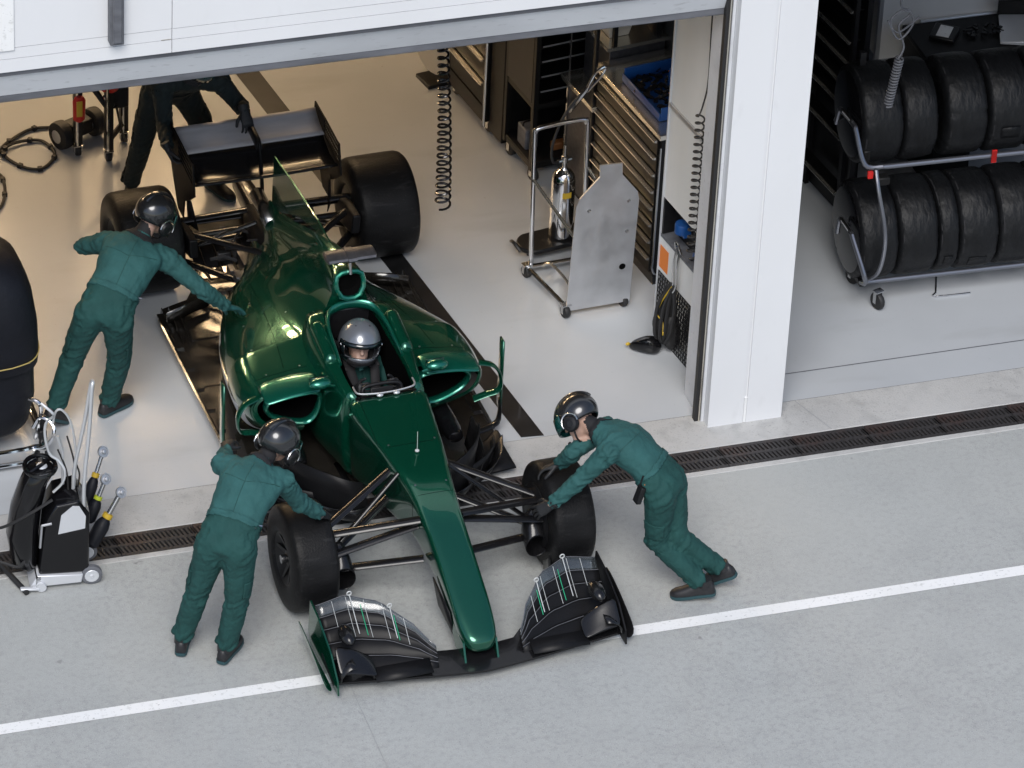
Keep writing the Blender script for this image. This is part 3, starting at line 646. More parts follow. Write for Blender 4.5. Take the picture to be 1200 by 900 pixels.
# floor
b = MB(); b.prism([(u, v, .05) for u, v in ((-.30, .90), (.30, .90), (.86, 1.22), (.87, 1.6), (.87, 3.05), (.80, 3.20), (.62, 3.26), (.50, 3.45), (.46, 3.62), (-.46, 3.62), (-.50, 3.45), (-.62, 3.26), (-.80, 3.20), (-.87, 3.05), (-.87, 1.6), (-.86, 1.22))], (0, 0, .028))
b.build('floor', 'floorcarbon', car, bevel=.006)
for sx in (-1, 1):
    b = MB()
    for k in range(7): b.span((sx * .80, 1.5 + k * .24, .079), (sx * .865, 1.68 + k * .24, .092))
    b.tube(crv([(sx * .862, 1.3, .085), (sx * .868, 2.2, .09), (sx * .865, 3.05, .09)]), .011, 6)
    b.span((sx * .66, 2.25, .0785), (sx * .80, 2.75, .084)); b.span((sx * .55, 2.78, .0785), (sx * .72, 3.0, .085))
    for k in range(3): b.prism([(sx * (.84 - k * .05), 2.72, .08), (sx * (.84 - k * .05), 3.12, .08), (sx * (.84 - k * .05), 3.1, .15)], (.006, 0, 0))
    b.sheet([[(sx * .50, 3.12, .10 + q), (sx * .84, 2.98, .10 + q)] for q in (0, .09)])
    b.build('floor_edge', 'floorcarbon', car, solid=.003)
b = MB()
for k in range(-4, 5): b.prism([(k * .1, 3.4, .07), (k * .1, 3.95, .22), (k * .1, 3.95, .09), (k * .1, 3.6, .05)], (.006, 0, 0))
b.sheet([[(-.46, v, z), (.46, v, z)] for v, z in ((3.58, .08), (3.75, .15), (3.95, .24))]); b.build('diffuser', 'carbonsat', car, solid=.004)
# gearbox, exhaust, crash structure
b = MB(); b.loft([superring(v, hw, zt, zb, n=3.5, N=16) for v, hw, zt, zb in ((3.0, .16, .55, .2), (3.3, .13, .54, .2), (3.6, .11, .5, .22), (3.72, .09, .46, .25))]); b.build('gearbox', 'carbonsat', car)
b = MB(); b.loft([superring(v, hw, zt, zb, n=4, N=16) for v, hw, zt, zb in ((3.66, .075, .47, .30), (3.9, .065, .46, .31), (4.1, .055, .44, .33))]); cs = b.build('crash_structure', 'carbon', car)
b = MB(); b.span((-.035, 4.1, .345), (.035, 4.115, .425)); b.build('rain_light', 'red', cs)
b = MB(); b.tube([(-.05, 3.2, .60), (-.05, 3.56, .63)], .05, 14, cap=False); b.build('exhaust', 'steel', car, solid=.004)
b = MB(); random.seed(9)
for k in range(26):
    a = V((random.uniform(-.34, .34), random.uniform(2.9, 3.5), random.uniform(.16, .46))); c = a + V((random.uniform(-.2, .2), random.uniform(-.2, .3), random.uniform(-.08, .1)))
    b.tube([a, a.lerp(c, .5) + V((0, 0, .03)), c], random.choice((.008, .012, .018)), 6)
b.build('rear_pipework', 'carbonlight', car)
b = MB(); b.box((0, 3.2, .24), (.44, .5, .06))
for k in range(14): b.box((random.uniform(-.3, .3), random.uniform(2.95, 3.5), random.uniform(.15, .4)), (random.uniform(.04, .10), random.uniform(.04, .12), random.uniform(.03, .1)))
b.build('rear_mechanics', 'carbonlight', car, bevel=.004)

# suspension
def arm(a, c, r=.020, flat=2.2, name='suspension_arm', m='carbon'):
    b = MB(); b.tube([a, c], r * .5, 10, ell=((0, 1, 0), flat * 1.0)); return b.build(name, m, car)
for sx in (-1, 1):
    for a, c in (((.145, .34, .64), (.70, .04, .47)), ((.130, -.14, .57), (.70, .0, .465)), ((.145, .38, .40), (.72, .02, .22)), ((.125, -.22, .33), (.72, -.02, .215)),
                 ((.135, -.10, .50), (.70, -.13, .40))):
        arm((sx * a[0], a[1], a[2]), (sx * c[0], c[1], c[2]), .034, 2.0)
    arm((sx * .165, .20, .69), (sx * .68, .02, .27), .026, 1.3, 'push_rod')
    for a, c in (((.10, 3.05, .47), (.62, 3.52, .46)), ((.10, 3.62, .47), (.62, 3.62, .46)), ((.16, 3.0, .24), (.62, 3.55, .22)), ((.12, 3.66, .25), (.62, 3.66, .22)), ((.12, 3.70, .38), (.62, 3.74, .36))):
        arm((sx * a[0], a[1], a[2]), (sx * c[0], c[1], c[2]), .032, 1.9)
    arm((sx * .13, 3.3, .58), (sx * .60, 3.56, .26), .026, 1.2, 'push_rod', 'steel')
    arm((sx * .10, 3.6, .34), (sx * .62, 3.6, .335), .046, 1.0, 'drive_shaft')
    # brake ducts
    b = MB(); b.loft([[(sx * (.625 + w_ * math.cos(a)), v, z + h * math.sin(a)) for a in [k * math.pi / 8 for k in range(16)]] for v, w_, h, z in ((-.02, .06, .16, .33), (-.12, .07, .12, .29), (-.20, .075, .075, .25))], (True, False))
    bd = b.build('brake_duct', 'carbon', car, solid=.006, sub=1)
    b = MB(); b.sheet([[(sx * .69, v, z) for v, z in ((-.30, .06), (-.24, .30))], [(sx * .69, v, z) for v, z in ((-.16, .04), (-.12, .30))]]); b.build('duct_fence', 'carbon', bd, solid=.006)
    b = MB(); b.lathe([(.20, 0), (.215, .01), (.215, .12), (.19, .13), (.02, .13)], (sx * .80, 0, .335), (-sx, 0, 0), 22, True); b.build('brake_drum', 'carbonsat', car)
    b = MB(); b.lathe([(.2, 0), (.215, .01), (.215, .15), (.18, .16), (.02, .16)], (sx * .78, 3.6, .335), (-sx, 0, 0), 22, True); b.build('brake_drum', 'carbonsat', car)
    b = MB(); b.loft([[(sx * (.56 + x), v, z) for x, z in ((-.03, zl), (.03, zl), (.035, zh), (-.02, zh))] for v, zl, zh in ((3.28, .38, .52), (3.45, .34, .52), (3.62, .30, .46))]); b.build('brake_duct', 'carbonsat', car, bevel=.01)

# wheels
def wheel(u, v, w_, r=.335, rz=0, steer=0):
    sx = 1 if u > 0 else -1; h = w_ / 2
    b = MB(); pr = [(.175, h * .62), (.165, h * .78), (.172, h * .90), (.10, h * .55), (.055, h * .50), (.05, h * .72), (.001, h * .74)]
    b.lathe(pr, (0, 0, 0), (sx, 0, 0), 30)
    for k in range(9):
        a = 2 * math.pi * k / 9; d = V((0, math.cos(a), math.sin(a))); e = V((0, -math.sin(a), math.cos(a)))
        b.loft([[d * rr + e * wq + V((sx * hh, 0, 0)) for wq, hh in ((-ww, h0), (ww, h0), (ww, h1), (-ww, h1))] for rr, ww, h0, h1 in ((.05, .016, h * .4, h * .62), (.168, .011, h * .6, h * .86))])
    b.lathe([(.172, -h * .9), (.165, -h * .78), (.172, -h * .6), (.172, h * .62)], (0, 0, 0), (sx, 0, 0), 30)
    wh = b.build('wheel', 'rim', car); wh.location = (u, v, r); wh.rotation_euler = (0, 0, steer)
    b = MB(); b.lathe([(.026, 0), (.03, .01), (.028, .04), (.001, .04)], (sx * h * .72, 0, 0), (sx, 0, 0), 10, True); b.build('wheel_nut', 'steel', wh)
    b = MB()
    pr = [(.172, h * .90), (.185, h * .99), (.21, h * 1.02), (.255, h * 1.03), (.285, h * 1.0), (r - .025, h * .94), (r - .010, h * .87), (r - .002, h * .76), (r, h * .5), (r, 0)]
    b.lathe(pr + [(q, -x) for q, x in reversed(pr[:-1])], (0, 0, 0), (1, 0, 0), 56); b.build('tyre', 'tyre', wh, smooth=50)
for sx in (-1, 1):
    wheel(sx * .83, 0, .285, .340); wheel(sx * .82, 3.62, .43, .352)

# front wing
def arrow(u): return -1.07 + .13 * min(1, abs(u) / .9) ** 1.2
b = MB(); us = [lerp(-.93, .93, k / 30) for k in range(31)]
rows = []
for u in us:
    a = abs(u); zz = .075 + .03 * max(0, 1 - a / .25) * 0; le = arrow(u); cam_ = .24 if a > .28 else .20
    prof = [(0, 0), (.3, .012), (.7, .03), (1, .055 if a > .28 else .03)]
    rows.append([(u, le + cam_ * t, zz + z) for t, z in prof] + [(u, le + cam_ * t, zz + z - .014) for t, z in reversed(prof)])
b.loft(rows); b.build('main_plane', 'carbon', car)
def flap_pt(sx, s_, t):          # s 0 inboard..1 outboard, t 0 leading..1 trailing
    u = lerp(.27, .90, s_); le = arrow(u) + .06
    te = [(-.0, -.90, .19), (.18, -.70, .265), (.42, -.53, .32), (.7, -.455, .34), (1., -.47, .31)]
    for (s0, v0, z0), (s1, v1, z1) in zip(te, te[1:]):
        if s_ <= s1 + 1e-6:
            q = (s_ - s0) / (s1 - s0); q = q * q * (3 - 2 * q) * .4 + q * .6; tv, tz = lerp(v0, v1, q), lerp(z0, z1, q); break
    return V((sx * u, lerp(le, tv, t), lerp(.095, tz, t ** 1.25)))
for sx in (-1, 1):
    for k, (t0, t1) in enumerate(((0, .24), (.27, .46), (.49, .66), (.69, .83), (.86, 1.0))):
        b = MB(); rows = []
        for i in range(15):
            s_ = i / 14
            top = [flap_pt(sx, s_, lerp(t0, t1, q)) + V((0, 0, .030 * (1 - q) ** 1.5 * 0 + .012 * math.sin(math.pi * q) - .018 * (1 - q))) for q in (0, .15, .5, .85, 1)]
            rows.append(top)
        b.sheet(rows); fl = b.build('flap', 'carbonsat' if k < 4 else 'clear', car, solid=.006)
        b = MB(); b.tube([r_[-1] + V((0, 0, .003)) for r_ in rows], .0022, 5); b.build('gurney', 'seal', fl)
    b = MB()
    for s_ in (.22, .38, .54, .70, .84):
        b.tube([flap_pt(sx, s_, q) + V((0, 0, .010)) for q in (.48, .58, .7, .85, .97)], .0017, 5)
    b.build('flap_stay', 'wire', car)
    b = MB()
    for s_ in (.3, .58): b.tube([flap_pt(sx, s_, q) + V((0, 0, .012)) for q in (.5, .7, .9)], .0028, 5)
    b.build('flap_stay', 'greenwire', car)
    for s_ in (.32, .66):
        b = MB(); P = [flap_pt(sx, s_, q) + V((0, 0, .02)) for q in (.50, .7, .99)]; b.tube(P, .0030, 6); b.tube(crv([P[-1] + V((math.cos(a) * .014, 0, .006 + math.sin(a) * .014)) for a in [k * .9 for k in range(8)]], 2), .0042, 5); b.build('adjuster', 'wire', car)
    # end plates
    b = MB(); b.prism([(sx * .915, v, z) for v, z in ((-1.02, .04), (-1.0, .13), (-.86, .24), (-.62, .315), (-.44, .335), (-.42, .10), (-.46, .03))], (sx * .010, 0, 0)); b.build('end_plate', 'carbonsat' if sx > 0 else 'green', car, smooth=0)
    b = MB(); b.sheet([[(sx * .935, v, .045), (sx * .97, v - .01, .055), (sx * .995, v, .10 + .12 * t)] for v, t in ((-.98, .0), (-.85, .35), (-.68, .75), (-.50, 1), (-.40, .9))]); b.build('foot_plate', 'green' if sx < 0 else 'carbonsat', car, solid=.008, sub=1)
    # cascade
    b = MB(); rows = []
    for i in range(8):
        a = i / 7; rows.append([(sx * lerp(.66, .90, a), -1.0 + .02 * a + .14 * t, .115 + .11 * math.sin(a * math.pi * .5) * (0.35 + .65 * t) + .05 * t) for t in (0, .5, 1)])
    b.sheet(rows); b.build('cascade', 'carbon', car, solid=.006, sub=1)
    b = MB(); b.sheet([[(sx * (.80 + .10 * math.cos(a)), -1.0 + .16 * t, .11 + .10 * math.sin(a)) for a in [q * math.pi / 8 for q in range(5)]] for t in (0, .5, 1)]); b.build('cascade', 'carbon', car, solid=.006)
    b = MB(); b.ball((sx * .80, -.78, .30), (.05, .10, .045), 12, 8); b.build('winglet_bulb', 'carbon', car)  # rounded carbon bulb standing in for a curved winglet
    b = MB(); b.sheet([[(sx * u, -1.03 + v, .10 + z) for v, z in ((0, 0), (.05, .012), (.10, .035))] for u in (.32, .5, .68)]); b.build('flap', 'carbonsat', car, solid=.006)
    # nose pylons
    b = MB(); b.prism([(sx * .098, v, z) for v, z in ((-.99, .085), (-.80, .085), (-.68, .23), (-.93, .20))], (sx * .012, 0, 0)); b.build('wing_pylon', 'green', car, smooth=0)
    b = MB(); b.sheet([[(sx * .10, v, z) for v, z in ((-.75, .12), (-.45, .14))], [(sx * .125, v, z) for v, z in ((-.72, .28), (-.40, .32))]]); b.build('turning_vane', 'carbonsat', car, solid=.008)
b = MB(); b.span((-.03, .12, .22), (.03, .26, .33)); b.build('under_fin', 'carbonsat', car, bevel=.01)

# rear wing
b = MB(); prof = [(3.50, .80), (3.56, .775), (3.68, .775), (3.80, .81), (3.86, .845)]
b.sheet([[(u, v, z - .012 * (1 - (u / .5) ** 2)) for v, z in prof] for u in [lerp(-.495, .495, k / 12) for k in range(13)]]); b.build('main_plane', 'carbon', car, solid=.014)
b = MB(); prof = [(3.81, .855), (3.86, .857), (3.93, .88), (3.99, .915), (4.02, .94)]
b.sheet([[(u, v, z) for v, z in prof] for u in [lerp(-.495, .495, k / 12) for k in range(13)]]); b.build('flap', 'wingflap', car, solid=.012)
for sx in (-1, 1):
    x = sx * .502
    b = MB(); out = [(3.46, .74), (3.50, .90), (3.62, .955), (3.98, 1.02), (4.10, 1.02), (4.12, .80), (4.06, .70), (3.96, .40), (3.90, .22), (3.62, .22), (3.60, .40), (3.56, .62)]
    # louvred plate: strips of the outline with slots left open near the leading edge
    b.prism([(x, v, z) for v, z in ((3.46, .74), (3.47, .80), (4.05, .855), (4.07, .79), (3.98, .62), (3.84, .42), (3.72, .42), (3.70, .56), (3.58, .64))], (sx * .010, 0, 0))
    b.prism([(x, v, z) for v, z in ((3.84, .836), (4.06, .862), (4.055, .97), (3.84, .965))], (sx * .010, 0, 0))
    for k in range(4):
        z0 = .812 + k * .036
        b.prism([(x, 3.475 + k * .015, z0 + .016), (x, 3.84, z0 + .033), (x, 3.84, z0 + .047), (x, 3.475 + k * .015, z0 + .027)], (sx * .010, 0, 0))
    b.prism([(x, 3.46, .74), (x, 3.49, .74), (x, 3.545, .955), (x, 3.515, .955)], (sx * .0095, 0, 0))
    ep = b.build('end_plate', 'matte', car, smooth=0)
    b = MB(); b.sheet([[(sx * u, v, z) for v, z in ((3.60, .40), (3.92, .46))] for u, z in ((.50, .0),)] + []) if False else None
    b.sheet([[(sx * .50, 3.64, .42), (sx * .50, 3.68, .62)], [(sx * .45, 3.56, .40), (sx * .485, 3.62, .60)]]); b.build('lower_fence', 'matte', ep, solid=.006)
b = MB(); b.tube(crv([(0, 3.62, .44), (0, 3.60, .62), (0, 3.64, .80), (0, 3.70, .93)], 4), .013, 10, ell=((0, 1, 0), 2.0)); py = b.build('pylon', 'carbon', car)
b = MB(); b.loft([superring(v, .022, zt, zb, n=3, N=12) for v, zt, zb in ((3.68, .93, .89), (3.72, .965, .89), (3.84, .975, .91), (3.90, .95, .92))]); b.build('drs_actuator', 'black', py)
b = MB()
for z, v in ((.50, 3.72), (.56, 3.80)): b.sheet([[(u, v + q, z + .02 * q / .1 + .015 * math.cos(u * 5)) for q in (0, .05, .10)] for u in [lerp(-.49, .49, k / 8) for k in range(9)]])
b.build('beam_wing', 'carbonsat', car, solid=.006) if False else b.bm.free()

# steering wheel
b = MB(); P = crv([(-.13, 0, .0), (-.12, 0, .05), (-.06, 0, .065), (.06, 0, .065), (.12, 0, .05), (.13, 0, 0), (.12, 0, -.06), (.05, 0, -.07), (-.05, 0, -.07), (-.12, 0, -.06)], 4, True)
Q = Matrix.Rotation(R(-25), 3, 'X'); sc = V((0, 1.02, .705))
b.tube([Q @ p + sc for p in P], .014, 8, closed=True); b.box(sc, (.15, .02, .09), Q); sw = b.build('steering_wheel', 'black', car, bevel=.004)
b = MB()
for x, z in ((-.05, .03), (.05, .03), (-.05, -.02), (.05, -.02)): b.lathe([(.010, 0), (.009, .012), (.001, .012)], Q @ V((x, .010, z)) + sc, Q @ V((0, 1, 0)), 8, True)
b.build('button', 'red', sw)
b = MB(); b.box(Q @ V((0, .012, .0)) + sc, (.05, .004, .035), Q); b.build('display', 'silver', sw)
for sx in (-1, 1):
    b = MB(); b.ball((sx * .055, .905, .782), (.022, .016, .012), 10, 6); b.build('windscreen_bead', 'whitetube', car)
b = MB(); b.tube(crv([(-.195, 1.02, .79), (-.185, .95, .785), (-.09, .925, .784), (0, .92, .784), (.09, .925, .784), (.185, .95, .785), (.195, 1.02, .79)], 5), .006, 6); b.build('cockpit_rim', 'alu', car)
b = MB(); b.tube([(0, .33, .745), (0, .33, .80), (0, .335, .88)], .002, 5); b.lathe([(.014, 0), (.014, .006), (.004, .012)], (0, .33, .738), (0, 0, 1), 10, True); b.build('pitot_tube', 'wire', car)

# panel joints: fine dark gaps laid on the bodywork
bpy.context.view_layer.update()
_dg = bpy.context.evaluated_depsgraph_get()
def body_tree(names):
    vs, ps = [], []
    for o in bpy.data.objects:
        if o.parent == car and o.name.split('.')[0] in names:
            m_ = o.evaluated_get(_dg).to_mesh(); n0 = len(vs)
            vs += [v.co.copy() for v in m_.vertices]; ps += [[i + n0 for i in p.vertices] for p in m_.polygons]
    return BVHTree.FromPolygons(vs, ps)
def nz_(v): return v.normalized()
BT = body_tree(('nose_cone', 'cockpit_tub', 'engine_cover', 'side_pod'))
def panel_line(pts, d, r_=.0016, far=.6):
    q = []; d = nz_(V(d))
    for p in pts:
        h = BT.ray_cast(V(p) - d * far, d)
        if h[0] and (not q or (h[0] - q[-1]).length < .10): q.append(h[0])
    if len(q) > 3: b = MB(); b.tube(q, r_, 5); b.build('panel_joint', 'dark', car)
panel_line([(lerp(-.16, .16, k / 12), -.02, .6) for k in range(13)], (0, 0, -1))
for sx in (-1, 1):
    panel_line([(sx * .3, -.02, lerp(.66, .36, k / 8)) for k in range(9)], (-sx, 0, 0))
    panel_line([(sx * lerp(.02, .45, k / 24), 2.02 + .03 * k / 24, .9) for k in range(25)], (0, 0, -1))
    panel_line([(sx * lerp(.36, .70, k / 20), 1.46, .9) for k in range(21)], (0, 0, -1))
    panel_line([(sx * lerp(.50, .30, k / 30), lerp(1.5, 3.0, k / 30), .9) for k in range(31)], (0, 0, -1))
    panel_line([(sx * lerp(.21, .19, k / 16), lerp(.30, 1.0, k / 16), .9) for k in range(17)], (0, 0, -1)) if sx < 0 else None
panel_line([(lerp(-.2, .2, k / 14), .42, .9) for k in range(15)], (0, 0, -1))
b = MB()
for sx in (-1, 1):
    for v_, u_ in ((.06, .10), (.44, .15), (.9, .2), (1.48, .4), (1.48, .62), (1.8, .62), (2.2, .55), (2.5, .42), (2.1, .3)):
        h = BT.ray_cast(V((sx * u_, v_, 1.5)), V((0, 0, -1)))
        if h[0]: b.lathe([(.007, -.001), (.007, .0012), (.001, .0014)], h[0], h[1], 8)
b.build('fasteners', 'rack', car)
# ------------------------------------------------------------------ right hand garage: covered tyres on a two tier rack
RY = R(-2.5)
rk = thing('tyre_rack', 'two tier tubular tyre rack on castors carrying covered tyres beyond the pillar', 'tyre rack', (1.5, 1.1, .005), RY)
for nm, pts, r in (('lower_rail', [(-.04, 0, .19), (2.4, 0, .19)], .017), ('upper_rail', [(.03, 0, 1.10), (2.4, 0, 1.10)], .019), ('lower_rail', [(-.04, .48, .19), (2.4, .48, .19)], .017), ('upper_rail', [(.03, .62, 1.10), (2.4, .62, 1.10)], .019)):
    b = MB(); b.tube(pts, r, 10); b.build(nm, 'rack', rk)
b = MB(); b.tube(crv([(-.13, .52, 1.14), (-.13, .48, 1.26), (-.13, .44, 1.29), (-.13, .18, 1.33), (-.13, .13, 1.31), (-.09, .02, 1.12), (.03, 0, 1.10)], 5), .017, 8)
b.tube([(-.13, .50, 1.22), (-.10, .62, 1.10)], .015, 8); b.build('end_hoop', 'rack', rk)
b = MB(); b.tube(crv([(-.13, .30, .41), (-.13, .28, .52), (-.13, .24, .545), (-.13, .04, .565), (-.13, .0, .55), (-.075, -.16, .32), (-.04, 0, .19)], 5), .017, 8); b.build('end_hoop', 'rack', rk)
b = MB(); b.tube(crv([(-.02, -.02, 1.09), (-.02, -.10, .98), (.02, -.16, .75), (.04, -.16, .55), (.03, -.10, .32), (-.03, .0, .20)], 5), .014, 8); b.build('curved_post', 'rack', rk)
b = MB(); b.span((-.02, .47, .12), (.02, .51, 1.7)); b.span((2.3, .47, .12), (2.34, .51, 1.7)); b.build('post', 'black', rk)
for xa in (-.05, 2.305): b = MB(); b.span((xa, .0, .155), (xa + .03, .48, .185)); b.build('cross_bar', 'black', rk)
for ca, cd in (((-.05, .14, 1.12), (.05, .09, .10)), ((.02, -.03, 1.02), (.10, .07, .06))): b = MB(); b.box(ca, cd); b.build('clamp', 'cab', rk, bevel=.01)
b = MB(); b.box((-.137, .31, 1.325), (.016, .2, .030), Matrix.Rotation(R(-9), 3, 'X')); npl = b.build('name_plate', 'cab', rk); q = MB(); [q.box((-.146, .31 + (i - 3) * .022, 1.3255 - (i - 3) * .0035), (.002, .013, .010)) for i in range(7)]; q.build('worn_print', 'silver', npl)
b = MB(); b.box((-.138, .14, .567), (.016, .2, .030), Matrix.Rotation(R(-6), 3, 'X')); npl = b.build('name_plate', 'cab', rk); q = MB(); [q.box((-.147, .14 + (i - 3) * .022, .5675 - (i - 3) * .0023), (.002, .013, .010)) for i in range(7)]; q.build('worn_print', 'silver', npl)
for x, y in ((.07, -.05), (.0, .28), (2.25, -.02), (2.25, .45)): castor(rk, x, y, .062, ang=R(20))
b = MB(); b.loft([[(.80 + w_, -.03, z) for w_ in (-.018, .018)] + [(.80 + w_, -.02, z) for w_ in (.018, -.018)] for z, w_ in ((1.06, .01), (1.15, .018))]); b.box((.80, -.025, 1.11), (.036, .01, .09)); b.build('red_tag', 'red', rk)
b = MB(); b.box((-.06, -.02, 1.06), (.035, .02, .05)); b.build('red_tag', 'red', rk)

def cover_tyre(name, label, x0, w_, yc, zc, seed, r=.335):
    """a tyre wrapped in a gathered black cloth cover, axis along the rack"""
    c = Matrix.Translation(rk.location) @ Matrix.Rotation(RY, 4, 'Z') @ V((x0 + w_ / 2, yc, zc))
    t = thing(name, label, 'covered tyre', c, RY, 'covered tyres on the rack'); n = 96; h = w_ / 2
    pr = [(.02, -h * .80), (.12, -h * .82), (.17, -h * .86), (.20, -h * .96), (.25, -h * 1.0), (.30, -h * .97), (r - .010, -h * .88), (r, -h * .70), (r + .003, -h * .3), (r + .003, h * .3), (r, h * .70), (r - .010, h * .88), (.30, h * .97), (.25, h), (.20, h * .96), (.12, h * .82), (.02, h * .8)]
    rings = []
    for q, hh in pr:
        ring = []
        for j in range(n):
            a = 2 * math.pi * j / n
            edge = max(0, 1 - abs(abs(hh) / h - .88) / .3)
            wr = .011 * edge * noise.noise(V((math.cos(a) * 14, math.sin(a) * 14, seed))) + .008 * noise.noise(V((math.cos(a) * 3, math.sin(a) * 3, seed + hh * 9)))
            if q < .28: wr += .008 * noise.noise(V((math.cos(a) * 9, math.sin(a) * 9, seed + 5)))
            rr = q + wr; ring.append((hh + (.006 * noise.noise(V((math.cos(a) * 10, math.sin(a) * 10, q * 7 + seed))) if q < .31 else 0), rr * math.cos(a), rr * math.sin(a)))
        rings.append(ring)
    b = MB(); b.loft(rings); b.build('cover', 'blanket', t, smooth=70)
    b = MB(); b.tube([(-h * .80, (r - .012) * math.cos(a), (r - .012) * math.sin(a)) for a in [2 * math.pi * k / 48 for k in range(48)]], .007, 5, closed=True)
    b.tube([(h * .80, (r - .012) * math.cos(a), (r - .012) * math.sin(a)) for a in [2 * math.pi * k / 48 for k in range(48)]], .007, 5, closed=True) if False else None
    b.build('hem', 'collar', t)
    if x0 < -.05:
        b = MB(); b.lathe([(.001, -h * 1.04), (.27, -h * 1.04), (.292, -h * 1.0), (.29, -h * .9)], (0, 0, 0), (1, 0, 0), 40); b.build('end_disc', 'gloss', t)
    if seed not in (6.2, 9.3, 63.1): return t
    b = MB()
    b.sheet([[((dx) * h, (r + .008) * math.cos(a), (r + .008) * math.sin(a)) for dx in (-.45, 0, .45)] for a in [R(52 + seed * 2 % 25) + math.pi * .72 + k * .09 for k in range(4)]]); b.build('pocket', 'blanket', t, solid=.004)
    return t
ordw = ['leftmost', 'second', 'third', 'fourth', 'fifth', 'sixth', 'seventh', 'eighth']
x = -.08; random.seed(11)
for k, w_ in enumerate((.27, .28, .14, .28, .28, .28, .28)):
    cover_tyre('tyre_pack', ('%s black covered tyre%s on the bottom tier of the rack' % (ordw[k], ' from the left' if k else '')), x, w_, .27, .445, k * 3.1, .335 if w_ > .2 else .332); x += w_ + .003
x = -.09
for k, w_ in enumerate((.29, .24)):
    cover_tyre('tyre_pack', ('%s black covered tyre%s on the top tier of the rack' % (ordw[k], ' from the left' if k else '')), x, w_, .42, 1.27, 40 + k * 3.1); x += w_ + .002
x += .055
for k, w_ in enumerate((.29, .29, .29, .29)):
    cover_tyre('tyre_pack', '%s black covered tyre from the left on the top tier of the rack' % ordw[k + 2], x, w_, .42, 1.27, 60 + k * 3.1); x += w_ + .012

# shelf rack left of the tyres
sr = thing('shelf_rack', 'tall black rack with slanted metal shelf rails behind the covered tyres', 'rack', (1.62, 2.02, .005), GA)
b = MB()
for y in (0.0, .62):
    for x_ in (0, .09): b.span((x_, y - .02, 0), (x_ + .03, y + .02, 2.6))
b.build('post', 'black', sr)
for z in (.30, .74, 1.0, 1.16, 1.34, 1.50, 1.74, 2.0, 2.25):
    b = MB(); b.tube([(-.018, -.0, z), (-.018, .62, z)], .014, 8); b.build('rail', 'bronze', sr)
    b = MB(); b.span((-.005, .021, z - .012), (.085, .599, z - .002)); b.build('shelf', 'cab', sr)
b = MB(); b.span((.12, -.02, .02), (.13, .64, 2.6)); b.build('back_panel', 'black', sr)  # added black sheet, makes the rack gaps read dark over the lit floor
# white cabinet back, workbench
wp = thing('white_locker', 'white locker with aluminium edges behind the dark workbench', 'locker', (2.30, 3.12, .005), 0)
b = MB(); b.span((0, 0, .62), (.9, .35, 2.2)); b.build('body', 'panelwhite', wp)
b = MB(); b.span((-.03, -.012, .0), (.0, .02, 2.2)); b.span((.9, -.012, 0), (.93, .02, 2.2)); b.span((0.001, -.012, .60), (.899, .02, .63)); b.build('frame', 'alu', wp)
wb = thing('workbench', 'dark workbench behind the top row of covered tyres', 'workbench', (2.42, 2.32, .005), 0)
b = MB(); b.span((0, 0, .90), (2.2, .72, .94)); b.build('top', 'carbonsat', wb, bevel=.01)
for xa, xb in ((.02, .3), (1.6, 2.18)): b = MB(); b.span((xa, .02, 0), (xb, .7, .898)); b.build('cupboard', 'cab', wb)
b = MB(); b.tube([(.15, .745, .93), (.75, .745, .93)], .014, 8); b.build('rail', 'whitetube', wb)
ph = thing('handset', 'black handset with white keypad lying on the dark workbench', 'handset', (2.66, 2.84, .948), R(-35))
b = MB(); b.span((-.09, -.10, 0), (.09, .10, .03)); b.build('body', 'black', ph, bevel=.01)
b = MB(); b.span((-.045, -.08, .0305), (.045, .07, .034)); b.build('keypad', 'line', ph)
lp = thing('laptop_stand', 'silver tilted laptop stand at the right end of the workbench', 'laptop stand', (3.22, 2.76, .948), R(-20))
b = MB(); b.prism([(-.17, -.2, .0), (.25, -.2, .0), (.25, -.2, .05), (-.17, -.2, .02)], (0, .38, 0)); b.build('plate', 'silver', lp, bevel=.006)
b = MB(); b.prism([(-.18, .18, .02), (.1, .18, .02), (.1, .19, .14), (-.18, .19, .12)], (0, .015, 0)); b.build('screen', 'cab', lp)
b = MB(); random.seed(4)
for k in range(24): b.box((random.uniform(-.13, .13), random.uniform(-.07, .07), .012 + random.random() * .015), (random.uniform(.01, .03), random.uniform(.01, .05), .014), Matrix.Rotation(random.uniform(0, 3), 3, 'Z'))
o = b.build('hardware_pile', 'black'); o.location = (2.93, 2.82, .946); tag(o, 'pile of small black fittings on the workbench beside the handset', 'fittings', kind='stuff')
b = MB(); b.tube(crv([(2.02, 1.12, .012), (2.00, 1.08, .012), (2.25, 1.065, .012)], 3), .007, 6); b.tube([(2.02, 1.12, .012), (2.10, 1.32, .03)], .006, 6)
tag(b.build('hook_rod', 'chrome'), 'thin chrome hook rod lying on the floor below the tyre rack', 'rod')

# ------------------------------------------------------------------ aluminium board trolley and gas bottle
tr = thing('board_trolley', 'chrome tube trolley carrying an upright plain aluminium board', 'trolley', (-.51, 1.44, .005), R(3))
pl = [(0, .05), (.455, .05), (.475, .86), (.46, .92), (.345, 1.07), (.34, 1.16), (.18, 1.17), (.185, 1.08), (.05, .93), (.03, .87)]
b = MB(); b.prism([(x, -.012, z) for x, z in pl], (0, .014, 0)); bd = b.build('board', 'alu', tr, smooth=0, bevel=.002)
b = MB()
for x, z in ((.12, .83), (.40, .86), (.40, .62)): b.lathe([(.014, 0), (.013, .004), (.006, .004), (.006, 0)], (x, -.0125, z), (0, -1, 0), 10, True)
b.build('bolt', 'steel', bd)
b = MB(); b.lathe([(.024, 0), (.022, .002), (.001, .002)], (.385, -.0125, .34), (0, -1, 0), 14, True); b.build('hole', 'dark', bd)
